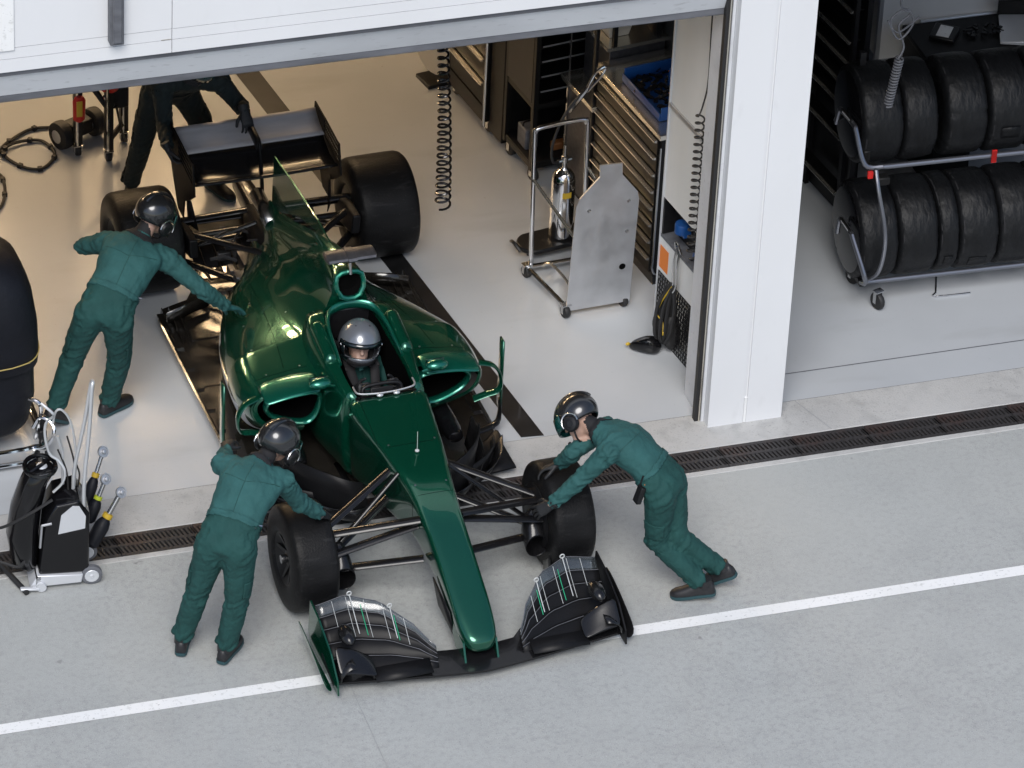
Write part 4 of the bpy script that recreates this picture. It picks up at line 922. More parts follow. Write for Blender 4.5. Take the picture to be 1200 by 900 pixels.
b = MB(); b.tube(crv([(-.05, .53, .07), (-.075, .53, 1.08), (-.07, .53, 1.14), (-.03, .53, 1.175), (.25, .53, 1.19), (.29, .53, 1.16), (.30, .53, 1.10), (.33, .53, .10)], 6), .016, 10); b.build('hoop', 'chrome', tr)
b = MB(); b.tube([(-.08, .53, .08), (.0, .02, .08)], .016, 8); b.tube([(.33, .53, .08), (.44, .02, .08)], .016, 8); b.tube([(-.08, .53, .08), (.33, .53, .08)], .014, 8)
b.build('base_tube', 'chrome', tr)
for pa, pb_ in (((-.07, .53, .78), (.05, .02, .60)), ((.32, .53, .80), (.44, .02, .62))): b = MB(); b.tube([pa, pb_], .012, 8); b.build('brace', 'bronze', tr)
b = MB(); b.tube(crv([(-.02, .40, .16), (.02, .34, .2), (.07, .15, .16), (.06, .06, .08)]), .010, 6); b.build('bent_rod', 'bronze', tr)
for x, y in ((-.08, .53), (.0, -.0), (.42, .02), (.33, .52)): castor(tr, x, y, .045, ang=R(10))
dl = thing('bottle_dolly', 'black oval dolly under the silver gas bottle', 'dolly', (-.36, 2.24, .005), R(10))
b = MB(); P = [(lerp(-.12, .12, .5) + .0 + (.17 if math.cos(a) > 0 else -.13) + .12 * math.cos(a), .12 * math.sin(a), .07) for a in [k * math.pi / 12 for k in range(24)]]
b.prism(P, (0, 0, .035)); b.build('deck', 'black', dl, bevel=.008)
b = MB(); b.tube(crv([(-.27, -.07, .10), (-.29, 0, .14), (-.27, .07, .10)]), .012, 6); b.build('handle', 'black', dl)
for x, y in ((-.16, 0), (.15, -.08), (.15, .08)): castor(dl, x, y, .030)
gb = thing('gas_bottle', 'polished silver gas bottle with hose and lever gun behind the aluminium board', 'gas bottle', (-.29, 2.25, .112), R(10))
b = MB(); b.lathe([(.07, 0), (.082, .012), (.082, .44), (.076, .48), (.055, .515), (.03, .53), (.022, .545), (.001, .546)], (0, 0, 0), (0, 0, 1), 24, True); b.build('cylinder', 'chrome', gb)
b = MB(); b.lathe([(.016, .54), (.016, .58), (.024, .585), (.024, .63), (.012, .635), (.010, .72), (.001, .72)], n=12); b.tube([(-.05, 0, .60), (.05, 0, .60)], .012, 8); b.build('valve', 'steel', gb)
b = MB(); b.tube(crv([(-.04, 0, .60), (-.10, -.02, .62), (-.12, -.03, .75), (-.06, -.02, .92), (.02, 0, 1.02), (.10, 0, 1.10)]), .010, 6); b.build('hose', 'rubber', gb)
b = MB(); b.tube([(.01, 0, .98), (.14, 0, 1.13)], .018, 8); b.tube(crv([(.14, 0, 1.13), (.20, .0, 1.24), (.27, 0, 1.27), (.24, 0, 1.20), (.14, 0, 1.10)], 4), .010, 8); b.build('lever_gun', 'chrome', gb)
b = MB(); b.lathe([(.0835, .34), (.0835, .385)], n=24); 
for f in list(b.bm.faces):
    if f.calc_center_median().y > -.045 or abs(f.calc_center_median().x + .01) > .034: b.bm.faces.remove(f)
b.build('yellow_label', 'yellow', gb)

# ------------------------------------------------------------------ left: covered stack on its trolley
cs_ = thing('covered_trolley', 'tall padded black cover with thin tan piping over a chrome trolley at the left edge', 'covered trolley', (-4.72, 1.1, .005), 0)
def rr(cx, hx, hy, z, n=4.0, N=40): return [(cx + math.copysign(abs(math.cos(a)) ** (2 / n), math.cos(a)) * hx, math.copysign(abs(math.sin(a)) ** (2 / n), math.sin(a)) * hy, z + .006 * noise.noise(V((a * 3, z * 6, 1)))) for a in [2 * math.pi * k / N for k in range(N)]]
b = MB(); b.loft([rr(0, hx, hx * .85, z, n) for z, hx, n in ((.16, .43, 3), (.19, .455, 3), (.40, .478, 4), (.66, .475, 4))]); b.build('lower_cover', 'blanket2', cs_, smooth=60)
b = MB(); b.loft([rr(0, hx, hx * .85, z, n) for z, hx, n in ((.665, .502, 4), (.72, .506, 4), (.95, .50, 4), (1.14, .475, 3.5), (1.28, .42, 3), (1.37, .34, 2.6), (1.42, .22, 2.2), (1.435, .06, 2))]); b.build('hood', 'blanket2', cs_, smooth=60)
b = MB(); b.tube([V(p) + V((0, 0, .0)) for p in rr(0, .509, .509 * .85, .735, 4)], .0045, 5, closed=True); b.build('piping', 'piping', cs_)
b = MB()
for z, q in ((.15, .46), (.05, .47)):
    b.tube(crv([(-.5, -.50, z), (.20, -.50, z), (.40, -.48, z), (q + .02, -.40, z), (q + .02, .3, z), (.4, .42, z), (-.5, .42, z)], 5), .016, 8)
b.tube([(.47, -.40, .05), (.47, -.40, .15)], .012, 6); b.build('frame', 'chrome', cs_)
b = MB(); b.tube(crv([(.40, -.5, .15), (.46, -.58, .22), (.50, -.62, .32), (.50, -.58, .38), (.44, -.52, .40), (.40, -.48, .30)], 5), .012, 8); b.tube(crv([(.44, -.35, .12), (.47, -.38, .30), (.46, -.40, .42), (.40, -.36, .44)], 4), .014, 8); b.build('hook', 'chrome', cs_)
castor(cs_, .46, -.46, .055, ang=R(80)); castor(cs_, .44, .38, .055); castor(cs_, -.4, -.46, .055)
b = MB(); b.tube([(.47, -.40, .10), (.48, -.42, .34)], .02, 8); b.box((.47, -.43, .20), (.05, .05, .08)); b.build('brake_lever', 'black', cs_, bevel=.006)

# ------------------------------------------------------------------ left: tool cart with wheel guns
ct = thing('service_cart', 'black and silver service cart with tall white push handle at the pit kerb', 'service cart', (-4.42, -.52, .003), R(-6))
b = MB(); b.loft([[(x, y, z) for x, z in q] for y, q in ((-.13, ((-.13, .10), (.16, .10), (.165, .52), (.10, .62), (-.02, .60), (-.09, .48))), (-.115, ((-.14, .09), (.17, .09), (.175, .53), (.11, .635), (-.03, .61), (-.10, .48))), (.12, ((-.14, .09), (.17, .09), (.175, .55), (.11, .66), (-.03, .63), (-.10, .5))))]); b.build('body', 'gloss', ct, bevel=.006)
b = MB(); b.loft([[(x, y, z) for x, z in ((-.02, .40), (.145, .43), (.150, .52), (.11, .60), (.07, .605), (.0, .54))] for y in (-.1335, -.1305)]); b.build('silver_panel', 'silver', ct, smooth=0)
b = MB(); b.loft([[(x, y, z) for x, z in ((-.20, .02), (.12, .03), (.13, .09), (-.15, .105))] for y in (-.15, .12)]); b.build('base', 'silver', ct, bevel=.006)
# left body with tank
b = MB(); b.loft([[(cx + hx * math.cos(a), cy + hy * math.sin(a), z) for a in [k * math.pi / 8 for k in range(16)]] for z, cx, cy, hx, hy in ((.10, -.20, 0, .05, .09), (.14, -.21, 0, .085, .12), (.35, -.225, 0, .10, .13), (.55, -.20, 0, .095, .12), (.72, -.15, .01, .085, .11), (.80, -.11, .01, .09, .11), (.82, -.11, .01, .07, .09))], (True, True)); b.build('tank', 'gloss', ct, smooth=50)
b = MB(); b.tube([(-.11 + .095 * math.cos(a), .01 + .115 * math.sin(a), .82) for a in [k * math.pi / 12 for k in range(24)]], .014, 8, closed=True); b.tube(crv([(-.18, -.05, .82), (-.1, .0, .84), (-.04, .08, .82)]), .012, 6); b.build('rim', 'gloss', ct)
b = MB(); b.lathe([(.04, 0), (.045, .01), (.03, .04), (.001, .045)], (-.10, .01, .79), (0, 0, 1), 14, True); b.build('cap', 'silver', ct)
b = MB(); b.tube(crv([(.14, -.10, .06), (.14, -.10, .4), (.145, -.10, .75), (.18, -.09, 1.15), (.195, -.085, 1.42), (.205, -.06, 1.465), (.195, -.035, 1.42), (.16, -.02, 1.15), (.10, .0, .8), (.09, .0, .62)], 6), .0125, 10); b.build('push_handle', 'whitetube', ct)
b = MB(); b.tube(crv([(-.04, -.05, .66), (.02, -.04, .72), (.035, -.03, .80), (-.0, .0, .86), (-.05, .02, .90), (-.075, .03, 1.02), (-.07, .03, 1.12), (-.03, .0, 1.19), (-.035, -.02, 1.23), (-.10, .02, 1.28)], 5), .0085, 8)
b.build('hoop', 'whitetube', ct)
b = MB(); b.tube(crv([(.10, .02, .64), (.11, .02, .9), (.08, .02, 1.12), (.03, .02, 1.215), (-.01, .02, 1.21), (-.03, .02, 1.12)], 5), .0075, 8); b.build('hoop', 'whitetube', ct)
b = MB(); b.tube([(.03, .03, .66), (.03, .03, .90), (.0, .03, 1.02)], .010, 8); b.build('short_rod', 'whitetube', ct)
for p_, q_ in (((.1, .02, .62), (.06, .05, 1.0)), ((.06, .0, .62), (.0, .03, .92)), ((.12, .03, .62), (.10, .0, .85))):
    b = MB(); b.tube(crv([p_, V(p_).lerp(V(q_), .5) + V((.02, 0, 0)), q_]), .006, 5); b.build('cable', 'rubber', ct)
for x, y in ((.185, -.12), (.185, .12)):
    b = MB(); b.lathe([(.02, -.018), (.05, -.02), (.066, -.014), (.066, .014), (.05, .02), (.02, .018)], (x, y, .066), (0, 1, 0), 24, True); wl = b.build('wheel', 'seal', ct)
    b = MB(); b.lathe([(.045, -.021), (.042, -.024), (.012, -.022), (.010, -.03), (.001, -.03)], (x, y, .066), (0, 1, 0), 14, True); b.build('hub', 'silver', wl)
b = MB(); b.lathe([(.012, -.014), (.030, -.014), (.032, 0), (.030, .014), (.012, .014)], (-.13, -.165, .034), (0, 1, 0), 16, True); b.build('wheel', 'silver', ct)
b = MB(); b.box((-.20, -.17, .03), (.12, .03, .018), Matrix.Rotation(R(4), 3, 'Y')); b.build('foot', 'silver', ct, bevel=.006)
b = MB(); b.tube(crv([(-.60, .10, .34), (-.38, -.05, .42), (-.2, -.12, .56), (-.05, -.1, .64)]), .010, 6); b.tube(crv([(-.60, .0, .22), (-.36, -.08, .18), (-.26, -.12, .17), (-.2, -.1, .25)]), .010, 6); b.build('air_line', 'rubber', ct)
b = MB(); b.tube([(-.13, -.12, .30), (-.12, -.14, .48)], .008, 6); b.tube([(-.12, -.14, .48), (-.06, -.14, .49)], .008, 6); b.build('bracket', 'alu', ct)
b = MB(); b.span((-.16, -.15, .04), (-.13, .1, .10)); b.build('strut', 'black', ct)
# the wheel guns
def wgun(label, p0, p1, ring, rad=.045):
    t = thing('wheel_gun', label, 'wheel gun', p0, 0, 'wheel guns hung on the service cart')
    d = (V(p1) - V(p0)); L = d.length; d.normalize()
    b = MB(); b.lathe([(rad * .6, 0), (rad, .02), (rad * 1.05, L * .38), (rad * .8, L * .48), (rad * .55, L * .52), (.001, L * .52)], (0, 0, 0), d, 16, True); b.build('body', 'blanket2', t)
    b = MB(); b.lathe([(rad * .58, L * .52), (rad * .7, L * .53), (rad * .7, L * .60), (rad * .5, L * .61), (.001, L * .61)], (0, 0, 0), d, 16, True); b.build('collar', ring, t)
    b = MB(); b.tube([d * L * .6, d * L * .92], rad * .38, 10); b.build('shaft', 'steel', t)
    b = MB(); e = V((.35, -.75, .55)).normalized(); b.lathe([(.010, -.012), (.033, -.012), (.036, -.008), (.036, .008), (.031, .008), (.029, .001), (.016, .002), (.014, .022), (.010, .024), (.001, .024)], d * L, e, 22, True); b.build('socket', 'alu', t)
    return t
wgun('lowest wheel gun with yellow collar hanging right of the service cart', (-4.20, -.42, .10), (-3.985, -.34, .42), 'yellow', .046)
wgun('middle wheel gun with lime green collar beside the service cart', (-4.19, -.33, .22), (-4.06, -.25, .47), 'lime', .038)
wgun('topmost wheel gun with yellow collar beside the service cart', (-4.19, -.26, .30), (-4.05, -.14, .60), 'yellow', .034)
b = MB(); b.tube([(-4.76, -.42, .05), (-4.66, -.69, .02)], .018, 10)
tag(b.build('rubber_hose_end', 'rubber'), 'short black hose end lying on the ground left of the service cart', 'hose')

# ------------------------------------------------------------------ back left: jack stand, axle wheels and hose coils
js = thing('jack_stand', 'chrome legged trolley jack with red and yellow handle at the back left', 'trolley jack', (-3.1, 4.15, .005), 0)
for x, y in ((-.10, 0), (.09, -.12), (.25, .10)):
    b = MB(); b.span((x - .028, y - .028, .10), (x + .028, y + .028, .80)); b.build('leg', 'black', js)
    b = MB(); b.tube([(x - .012, y - .035, .10), (x - .012, y - .035, .80)], .010, 6); b.build('chrome_strip', 'chrome', js); castor(js, x, y, .036)
for pa, pb_ in (((.09, -.12, .16), (.25, .1, .16)), ((-.1, 0, .72), (.09, -.12, .42)), ((.09, -.12, .42), (.22, .0, .50))): b = MB(); b.tube([pa, pb_], .021, 8); b.build('brace', 'black', js)
b = MB(); b.loft([[V((-.10, -.045, z)) + V((w_ * math.cos(a), w_ * .6 * math.sin(a), 0)) for a in [k * math.pi / 5 for k in range(10)]] for z, w_ in ((.30, .02), (.32, .042), (.47, .046), (.50, .03))]); b.build('handle', 'red', js)
b = MB(); b.span((-.125, -.080, .36), (-.085, -.073, .48)); b.build('yellow_label', 'yellow', js)
b = MB(); b.lathe([(.06, 0), (.075, .01), (.07, .05), (.02, .07), (.001, .07)], (.10, -.08, .58), (0, -.3, 1), 14, True); b.build('red_dome', 'red', js)
b = MB(); b.box((.17, -.04, .50), (.14, .12, .20)); b.build('control_box', 'blanket2', js, bevel=.012)
b = MB(); b.tube(crv([(.15, -.10, .42), (.18, -.12, .25), (.22, -.08, .12), (.24, -.04, .10)]), .008, 6); b.tube(crv([(.0, -.05, .75), (.05, -.1, .62), (.12, -.1, .60), (.2, -.08, .66)]), .012, 6); b.build('hose', 'rubber', js)
b = MB(); b.ball((.08, -.12, .52), .03); b.ball((.2, -.1, .64), .026); b.ball((-.04, -.06, .66), .024); b.build('fitting', 'chrome', js)
ax_ = thing('axle_dolly', 'pair of black rubber wheels on an axle behind the jack legs', 'dolly', (-3.18, 4.32, .005), R(25))
b = MB(); b.tube([(-.13, 0, .10), (.18, 0, .10)], .035, 10); b.span((-.06, -.05, .06), (.12, .06, .17)); b.build('axle', 'black', ax_, bevel=.01)
for x in (-.12, .17):
    b = MB(); b.lathe([(.03, -.035), (.07, -.045), (.10, -.035), (.105, 0), (.10, .035), (.07, .045), (.03, .035)], (x, 0, .105), (1, 0, 0), 24, True); wv = b.build('wheel', 'rubber', ax_)
    b = MB(); b.lathe([(.05, -.046), (.02, -.05), (.001, -.05)], (x, 0, .105), (1, 0, 0), 12, True); b.build('hub', 'alu', wv)
b = MB(); P = crv([(-4.1, 4.0, .018), (-3.9, 4.14, .018), (-3.71, 4.33, .018), (-3.63, 4.41, .02), (-3.45, 4.53, .02), (-3.29, 4.52, .02), (-3.25, 4.49, .04)], 6); b.tube(P, .012, 6)
Q = crv([(-3.72, 4.27, .02), (-3.62, 4.36, .03), (-3.43, 4.38, .02), (-3.36, 4.26, .018), (-3.37, 4.14, .018), (-3.48, 4.02, .018), (-3.59, 4.05, .018), (-3.68, 4.18, .018), (-3.72, 4.27, .04)], 6); b.tube(Q, .012, 6)
o = b.build('hose_coil', 'rubber'); tag(o, 'black hose coil with clips lying on the floor at the back left', 'hose')
for k, p in enumerate(P[4::7] + Q[3::7]):
    q = MB(); q.box(p, (.034, .034, .034), Matrix.Rotation(k * .7, 3, 'Z')); ob = q.build('clip', 'rubber', o, bevel=.004)
b = MB(); P = crv([(-3.98, 3.5, .018), (-3.86, 3.62, .018), (-3.80, 3.78, .018), (-3.78, 3.92, .018), (-3.80, 4.02, .018), (-3.98, 4.02, .018)], 6); b.tube(P, .012, 6)
o = b.build('hose_coil', 'rubber'); tag(o, 'end of a black hose coil on the floor cut by the left picture edge', 'hose')
for k, p in enumerate(P[3::8]):
    q = MB(); q.box(p, (.034, .034, .034)); q.build('clip', 'rubber', o, bevel=.004)
# ------------------------------------------------------------------ people
def voxel(b, size, it=4, fac=.5):
    bmesh.ops.recalc_face_normals(b.bm, faces=b.bm.faces)
    me = bpy.data.meshes.new('tmp'); b.bm.to_mesh(me); b.bm.free()
    o = bpy.data.objects.new('tmp', me); COL.objects.link(o)
    m = o.modifiers.new('r', 'REMESH'); m.mode = 'VOXEL'; m.voxel_size = size
    s_ = o.modifiers.new('s', 'SMOOTH'); s_.iterations = it; s_.factor = fac
    dg = bpy.context.evaluated_depsgraph_get(); out = bpy.data.meshes.new_from_object(o.evaluated_get(dg))
    bpy.data.objects.remove(o); bpy.data.meshes.remove(me)
    return out
def from_mesh(me, name, mats, parent, off):
    me.name = name
    for m in mats: me.materials.append(K[m])
    for v in me.vertices: v.co -= off
    for p in me.polygons: p.use_smooth = True
    o = bpy.data.objects.new(name, me); COL.objects.link(o); o.parent = parent
    return o
def seg_d(p, a, c):
    d = c - a; t = max(0, min(1, (p - a).dot(d) / max(d.length_squared, 1e-9))); return (p - (a + d * t)).length, t
def nz(v): return v.normalized() if v.length > 1e-9 else V((0, 0, 1))

def glove(W, d, p, right, parent, off, m='glove', curl=.5, spread=1.0, cuff=True, thumb=1.0, name='glove'):
    d = nz(V(d)); p = nz(V(p) - d * V(p).dot(d)); s_ = d.cross(p) if right else p.cross(d); W = V(W)
    b = MB()
    rings = []
    for t, hw, hh in ((-.045, .036, .034), (-.02, .034, .030), (.0, .031, .024), (.03, .038, .021), (.06, .043, .018), (.088, .042, .016), (.098, .036, .012)):
        c = W + d * t; rings.append([c + s_ * hw * math.cos(a) + p * hh * math.sin(a) for a in [k * math.pi / 8 for k in range(16)]])
    b.loft(rings)
    for k, (o_, L) in enumerate(((.031, .078), (.011, .086), (-.010, .080), (-.030, .064))):
        a = W + d * (.088 - abs(o_) * .15) + s_ * o_; dr = nz(d + s_ * o_ * 5.5 * spread); ang = .15
        for q, (f, cb) in enumerate(((.44, .55), (.32, .9), (.24, .7))):
            ang += curl * cb; e = a + (dr * math.cos(ang) + p * math.sin(ang)) * L * f
            b.capsule(a, e, .0100 - q * .001, .0090 - q * .001, 8); a = e
    a = W + d * .022 + s_ * .026 + p * .008; e = a + (s_ * .62 + d * .62 + p * .42 * thumb).normalized() * .048; b.capsule(a, e, .014, .0125, 8)
    g = e + (d * .85 + s_ * .25 + p * .5 * thumb).normalized() * .036; b.capsule(e, g, .0125, .010, 8)
    me = voxel(b, .0036, 3); return from_mesh(me, name, [m], parent, off)

def shoe(A, toe, pitch, parent, off):
    """A ankle joint, toe horizontal direction, pitch > 0 lifts the heel"""
    f = nz(V((toe[0], toe[1], 0))); r = V((f.y, -f.x, 0)); rot = Matrix.Rotation(-pitch, 3, r); f2 = rot @ f; u = rot @ V((0, 0, 1))
    o = V(A) - u * .085
    prof = [(-.078, .024, .060), (-.062, .033, .082), (-.02, .036, .092), (.03, .038, .084), (.08, .044, .062), (.125, .047, .048), (.165, .043, .040), (.19, .030, .030), (.202, .012, .018)]
    b = MB(); rings = []
    for t, hw, h in prof:
        c = o + f2 * t; rings.append([c + r * (math.copysign(abs(math.cos(a)) ** .75, math.cos(a)) * hw) + u * ((.012 + h) if False else .014 + max(0, math.sin(a)) ** .8 * h) for a in [k * math.pi / 9 for k in range(10)]])
    b.loft(rings)
    b.tube([o + u * .07 + f2 * -.02, o + u * .12 + f2 * -.025], [.046, .043], 14)
    ob = b.build('shoe', 'shoe', parent, off=off, smooth=60)
    b = MB(); out = [o + f2 * t + r * hw * 1.10 for t, hw, h in prof] + [o + f2 * t - r * hw * 1.10 for t, hw, h in reversed(prof)]
    out = [o - f2 * .083 + r * .012] + out + [o - f2 * .083 - r * .012]
    b.prism(out, u * .020); so_ = b.build('sole', 'sole', ob, off=off, smooth=30); 
    b = MB()
    for k in range(4): b.tube([o + f2 * (.03 + k * .022) + u * (.094 - k * .010) + r * q for q in (-.022, 0, .022)], .003, 5)
    b.build('laces', 'seam', ob, off=off)
    return ob

def crew_helmet(H, f, u, parent, off, name='helmet', hm='helmetdark', vis='greenvisor'):
    f = nz(V(f)); u = nz(V(u) - f * V(u).dot(f)); r = f.cross(u); B = Matrix((r, f, u)).transposed(); o = V(H) + u * .025
    def P(x, y, z): return o + B @ V((x, y, z))
    rx, ry, rz = .121, .144, .123
    b = MB(); rows = []
    N = 40
    for i in range(19):
        ph = lerp(.02, 2.20, i / 18); row = []
        for j in range(N):
            th = 2 * math.pi * j / N; fr = max(0, math.sin(th))           # +y is the front
            pl_ = min(ph, lerp(2.20, 1.52, min(1, fr * 1.4) ** .7))
            k_ = 1 + (.05 * max(0, (pl_ - 1.4)) if fr < .2 else 0)
            row.append(P(rx * k_ * math.sin(pl_) * math.cos(th), ry * math.sin(pl_) * math.sin(th), rz * math.cos(pl_)))
        rows.append(row + [row[0]])
    b.sheet(rows); bmesh.ops.remove_doubles(b.bm, verts=b.bm.verts, dist=.0005)
    h = b.build(name, hm, parent, off=off, smooth=60, solid=.010, soff=-1)
    b = MB(); b.tube([P(0, (ry + .003) * math.cos(a), (rz + .003) * math.sin(a)) for a in [lerp(.12, 2.75, k / 20) for k in range(21)]], .011, 8, ell=(r, 2.0)); b.build('ridge', hm, h, off=off)
    b = MB()
    b.sheet([[P((rx + .012) * math.cos(th) * q, (ry + .012 + dz * -.2) * math.sin(th) * q, dz) for th in [lerp(.42, math.pi - .42, k / 16) for k in range(17)]] for dz, q in ((.03, .985), (.0, 1.0), (-.03, 1.0), (-.062, .97))]); b.build('visor', vis, h, off=off, solid=.004)
    for sx in (-1, 1):
        b = MB(); b.lathe([(.030, -.012), (.050, -.008), (.052, .012), (.042, .026), (.024, .030), (.022, .026), (.001, .026)], P(sx * (rx - .004), .015, -.072), B @ V((sx, .05, -.1)), 20, True); e = b.build('ear_defender', 'black', h, off=off)
        b = MB(); b.tube([P(sx * (rx + .014), .015 + .055 * math.cos(a), -.066 + .058 * math.sin(a)) for a in [lerp(-.2, 3.4, k / 12) for k in range(13)]], .005, 6); b.build('wire_band', 'steel', e, off=off)
    b = MB(); b.tube([P(rx, .03, -.09), P(rx * .75, .10, -.125), P(rx * .2, .14, -.125)], .006, 6); b.ball(P(rx * .15, .142, -.122), .013, 8, 6); b.build('microphone', 'black', h, off=off)
    b = MB(); b.tube(crv([P(-.10, .02, -.08), P(-.07, .05, -.15), P(0, .06, -.165), P(.07, .05, -.15), P(.10, .02, -.08)], 4), .006, 6); b.build('chin_strap', 'black', h, off=off)
    return h

def person(label, J, look, toes, gl, suit='suit', trouser='trouser', skin_wrist=(False, False), group=None, seated=False, helmet='crew', scale=1.0, curve=.05, base=None, vis='greenvisor', hold=None, hm='helmetdark', vox=.0105):
    J = {k: V(v) for k, v in J.items()}
    root = V(base) if base else V((J['P'].x, J['P'].y, 0)); t = thing('person', label, 'person', root, 0, group); off = root
    P, N, H = J['P'], J['N'], J['H']; up = nz(N - P)
    rh = nz(J['HR'] - J['HL']); rs = nz(J['SR'] - J['SL']); segs = []
    b = MB()
    # torso: elliptical rings along a gently bent spine
    prof = [(-.22, .085, .075), (-.16, .135, .108), (-.05, .172, .128), (.08, .174, .126), (.22, .166, .116), (.36, .166, .114), (.52, .178, .122), (.68, .192, .126), (.82, .196, .118), (.92, .175, .098), (.99, .120, .080), (1.05, .075, .066), (1.10, .060, .060)]
    rings = []
    for s_, hw, hd in prof:
        q = min(1, max(0, s_)); r = nz(rh.lerp(rs, q)); fw = nz(up.cross(r)); r = nz(fw.cross(up))
        c = P + (N - P) * s_ - fw * curve * math.sin(math.pi * min(1, max(0, s_)))
        rings.append([c + r * math.copysign(abs(math.cos(a)) ** .85, math.cos(a)) * hw * scale + fw * math.sin(a) * hd * scale for a in [k * math.pi / 12 for k in range(24)]])
    b.loft(rings); fwd = nz(up.cross(nz(rh + rs)))
    segs.append((P - up * .05, P + up * .1, .12, 'pel')); segs.append((P + up * .12, N - up * .07, .12, 'tor'))
    nk = N + (H - N) * .15
    b.capsule(N - up * .02, N.lerp(H, .75), .062, .056); segs.append((N + nz(H - N) * .03, H, .055, 'neck'))
    # head with a face
    f = nz(V(look)); hu = nz((H - N) - f * (H - N).dot(f)); hr = f.cross(hu); B = Matrix((hr, f, hu)).transposed()
    b.ball(H + B @ V((0, .0, .02)), (.074, .094, .098), 18, 12, B); b.ball(H + B @ V((0, .038, -.055)), (.055, .055, .06), 14, 10, B)
    b.capsule(H + B @ V((0, .092, .012)), H + B @ V((0, .112, -.022)), .011, .016, 8); b.capsule(H + B @ V((-.024, .088, -.062)), H + B @ V((.024, .088, -.062)), .010, .010, 8)
    b.capsule(H + B @ V((-.042, .082, .034)), H + B @ V((.042, .082, .034)), .012, .012, 8); b.ball(H + B @ V((0, .082, -.095)), (.024, .02, .02), 10, 8)
    segs.append((H + B @ V((0, .02, -.07)), H + B @ V((0, 0, .05)), .08, 'head'))
    for sd, S, E_, W in (('L', J['SL'], J['EL'], J['WL']), ('R', J['SR'], J['ER'], J['WR'])):
        ins = S.lerp(N - up * .07, .35)
        b.capsule(ins, S, .085 * scale, .076 * scale); b.capsule(S, E_, .073 * scale, .055 * scale); b.capsule(E_, E_.lerp(W, .80), .057 * scale, .046 * scale); b.capsule(E_.lerp(W, .9), W, .030, .029)
        segs += [(ins, S, .085, 'sh' + sd), (S, E_, .06, 'ua' + sd), (E_, E_.lerp(W, .86), .05, 'fa' + sd), (E_.lerp(W, .90), W + nz(W - E_) * .03, .03, 'wr' + sd)]
    for sd, Hp, Kn, A in (('L', J['HL'], J['KL'], J['AL']), ('R', J['HR'], J['KR'], J['AR'])):
        b.capsule(Hp.lerp(P, .12) - up * .02, Kn, .108 * scale, .074 * scale)
        segs.append((Hp, Kn, .09, 'th' + sd))
        if not seated:
            e = Kn.lerp(A, .97); b.capsule(Kn, Kn.lerp(A, .4), .076 * scale, .073 * scale); b.tube([Kn.lerp(A, .35), Kn.lerp(A, .7), e], [.073 * scale, .066 * scale, .064 * scale], 16); segs.append((Kn, A, .065, 'sn' + sd))
    me = voxel(b, vox, 5, .5)
    nrm = [v.normal.copy() for v in me.vertices]; seed = hash(label) % 50 if False else len(label) * 1.7
    # cloth folds
    near = []
    for i, v in enumerate(me.vertices):
        p = v.co.copy(); best = None
        for sg in segs:
            d_, tt = seg_d(p, sg[0], sg[1]); q = d_ - sg[2]
            if best is None or q < best[0]: best = (q, tt, sg)
        near.append(best); k = best[2][3]; tt = best[1]; ax = best[2][1] - best[2][0]; L = ax.length; ax = ax / max(L, 1e-6)
        if k in ('head', 'neck') or k[:2] == 'wr': continue
        rad = p - best[2][0]; al = rad.dot(ax); side = rad - ax * al; sn = nz(side)
        if k in ('tor', 'pel'): amp = .008; w_ = noise.noise(V((al * 16 + sn.x * 2, sn.y * 2.2, sn.z * 2.2 + seed))) + .5 * noise.noise(V((al * 5, sn.x * 6, sn.z * 6 + seed)))
        else:
            j = max(0, 1 - min(tt, 1 - tt) * L / .13); end = max(0, (tt - .62) / .38) if k[:2] in ('sn', 'fa') else 0
            amp = .0045 + .010 * j + .008 * end
            w_ = noise.noise(V((al * 30 + sn.x * 1.8, sn.y * 1.6 + seed, sn.z * 1.6))) + .6 * noise.noise(V((al * 12, sn.x * 3 + seed, sn.y * 3)))
        v.co = p + nrm[i] * amp * w_
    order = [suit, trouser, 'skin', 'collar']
    for pg in me.polygons:
        c = {}
        for vi in pg.vertices:
            k = near[vi][2][3]; tt = near[vi][1]
            m_ = 2 if k == 'head' else (3 if k == 'neck' and tt < .55 else 2 if k == 'neck' else 1 if k[:2] in ('th', 'sn', 'pe') else (2 if k[:2] == 'wr' and skin_wrist[0 if k[2] == 'L' else 1] else 0))
            c[m_] = c.get(m_, 0) + 1
        pg.material_index = max(c, key=c.get)
    # clothing shells taken from the body surface
    def shell(name, test, grow, m, solid=.0):
        q = MB(); mp = {}
        for pg in me.polygons:
            if all(test(near[vi], me.vertices[vi].co) for vi in pg.vertices):
                vs = []
                for vi in pg.vertices:
                    if vi not in mp: mp[vi] = q.bm.verts.new(me.vertices[vi].co + nrm[vi] * grow)
                    vs.append(mp[vi])
                q._f(vs)
        if not q.bm.faces: q.bm.free(); return None
        return q.build(name, m, t, off=off, smooth=80, solid=solid or .003, soff=-1, recalc=False)
    bc = P + up * .115
    shell('belt', lambda n_, c: n_[2][3] in ('tor', 'pel') and abs((c - bc).dot(up)) < .026, .007, suit)
    shell('collar', lambda n_, c: n_[2][3] in ('neck', 'tor', 'head') and abs((c - (N + nz(H - N) * .025)).dot(nz(H - N))) < .024 and (c - N).length < .12, .006, 'collar')
    for sd in 'LR':
        if not seated:
            hp, kn = J['H' + sd], J['K' + sd]; out = rh * (1 if sd == 'R' else -1)
            shell('cargo_pocket', lambda n_, c: n_[2][3] == 'th' + sd and .52 < n_[1] < .86 and nz(c - (hp.lerp(kn, n_[1]))).dot(nz(out - up * .0)) > .55, .006, trouser)
        W, E_ = J['W' + sd], J['E' + sd]
    # sewn seams follow the cloth
    tree = BVHTree.FromPolygons([v.co for v in me.vertices], [p.vertices[:] for p in me.polygons])
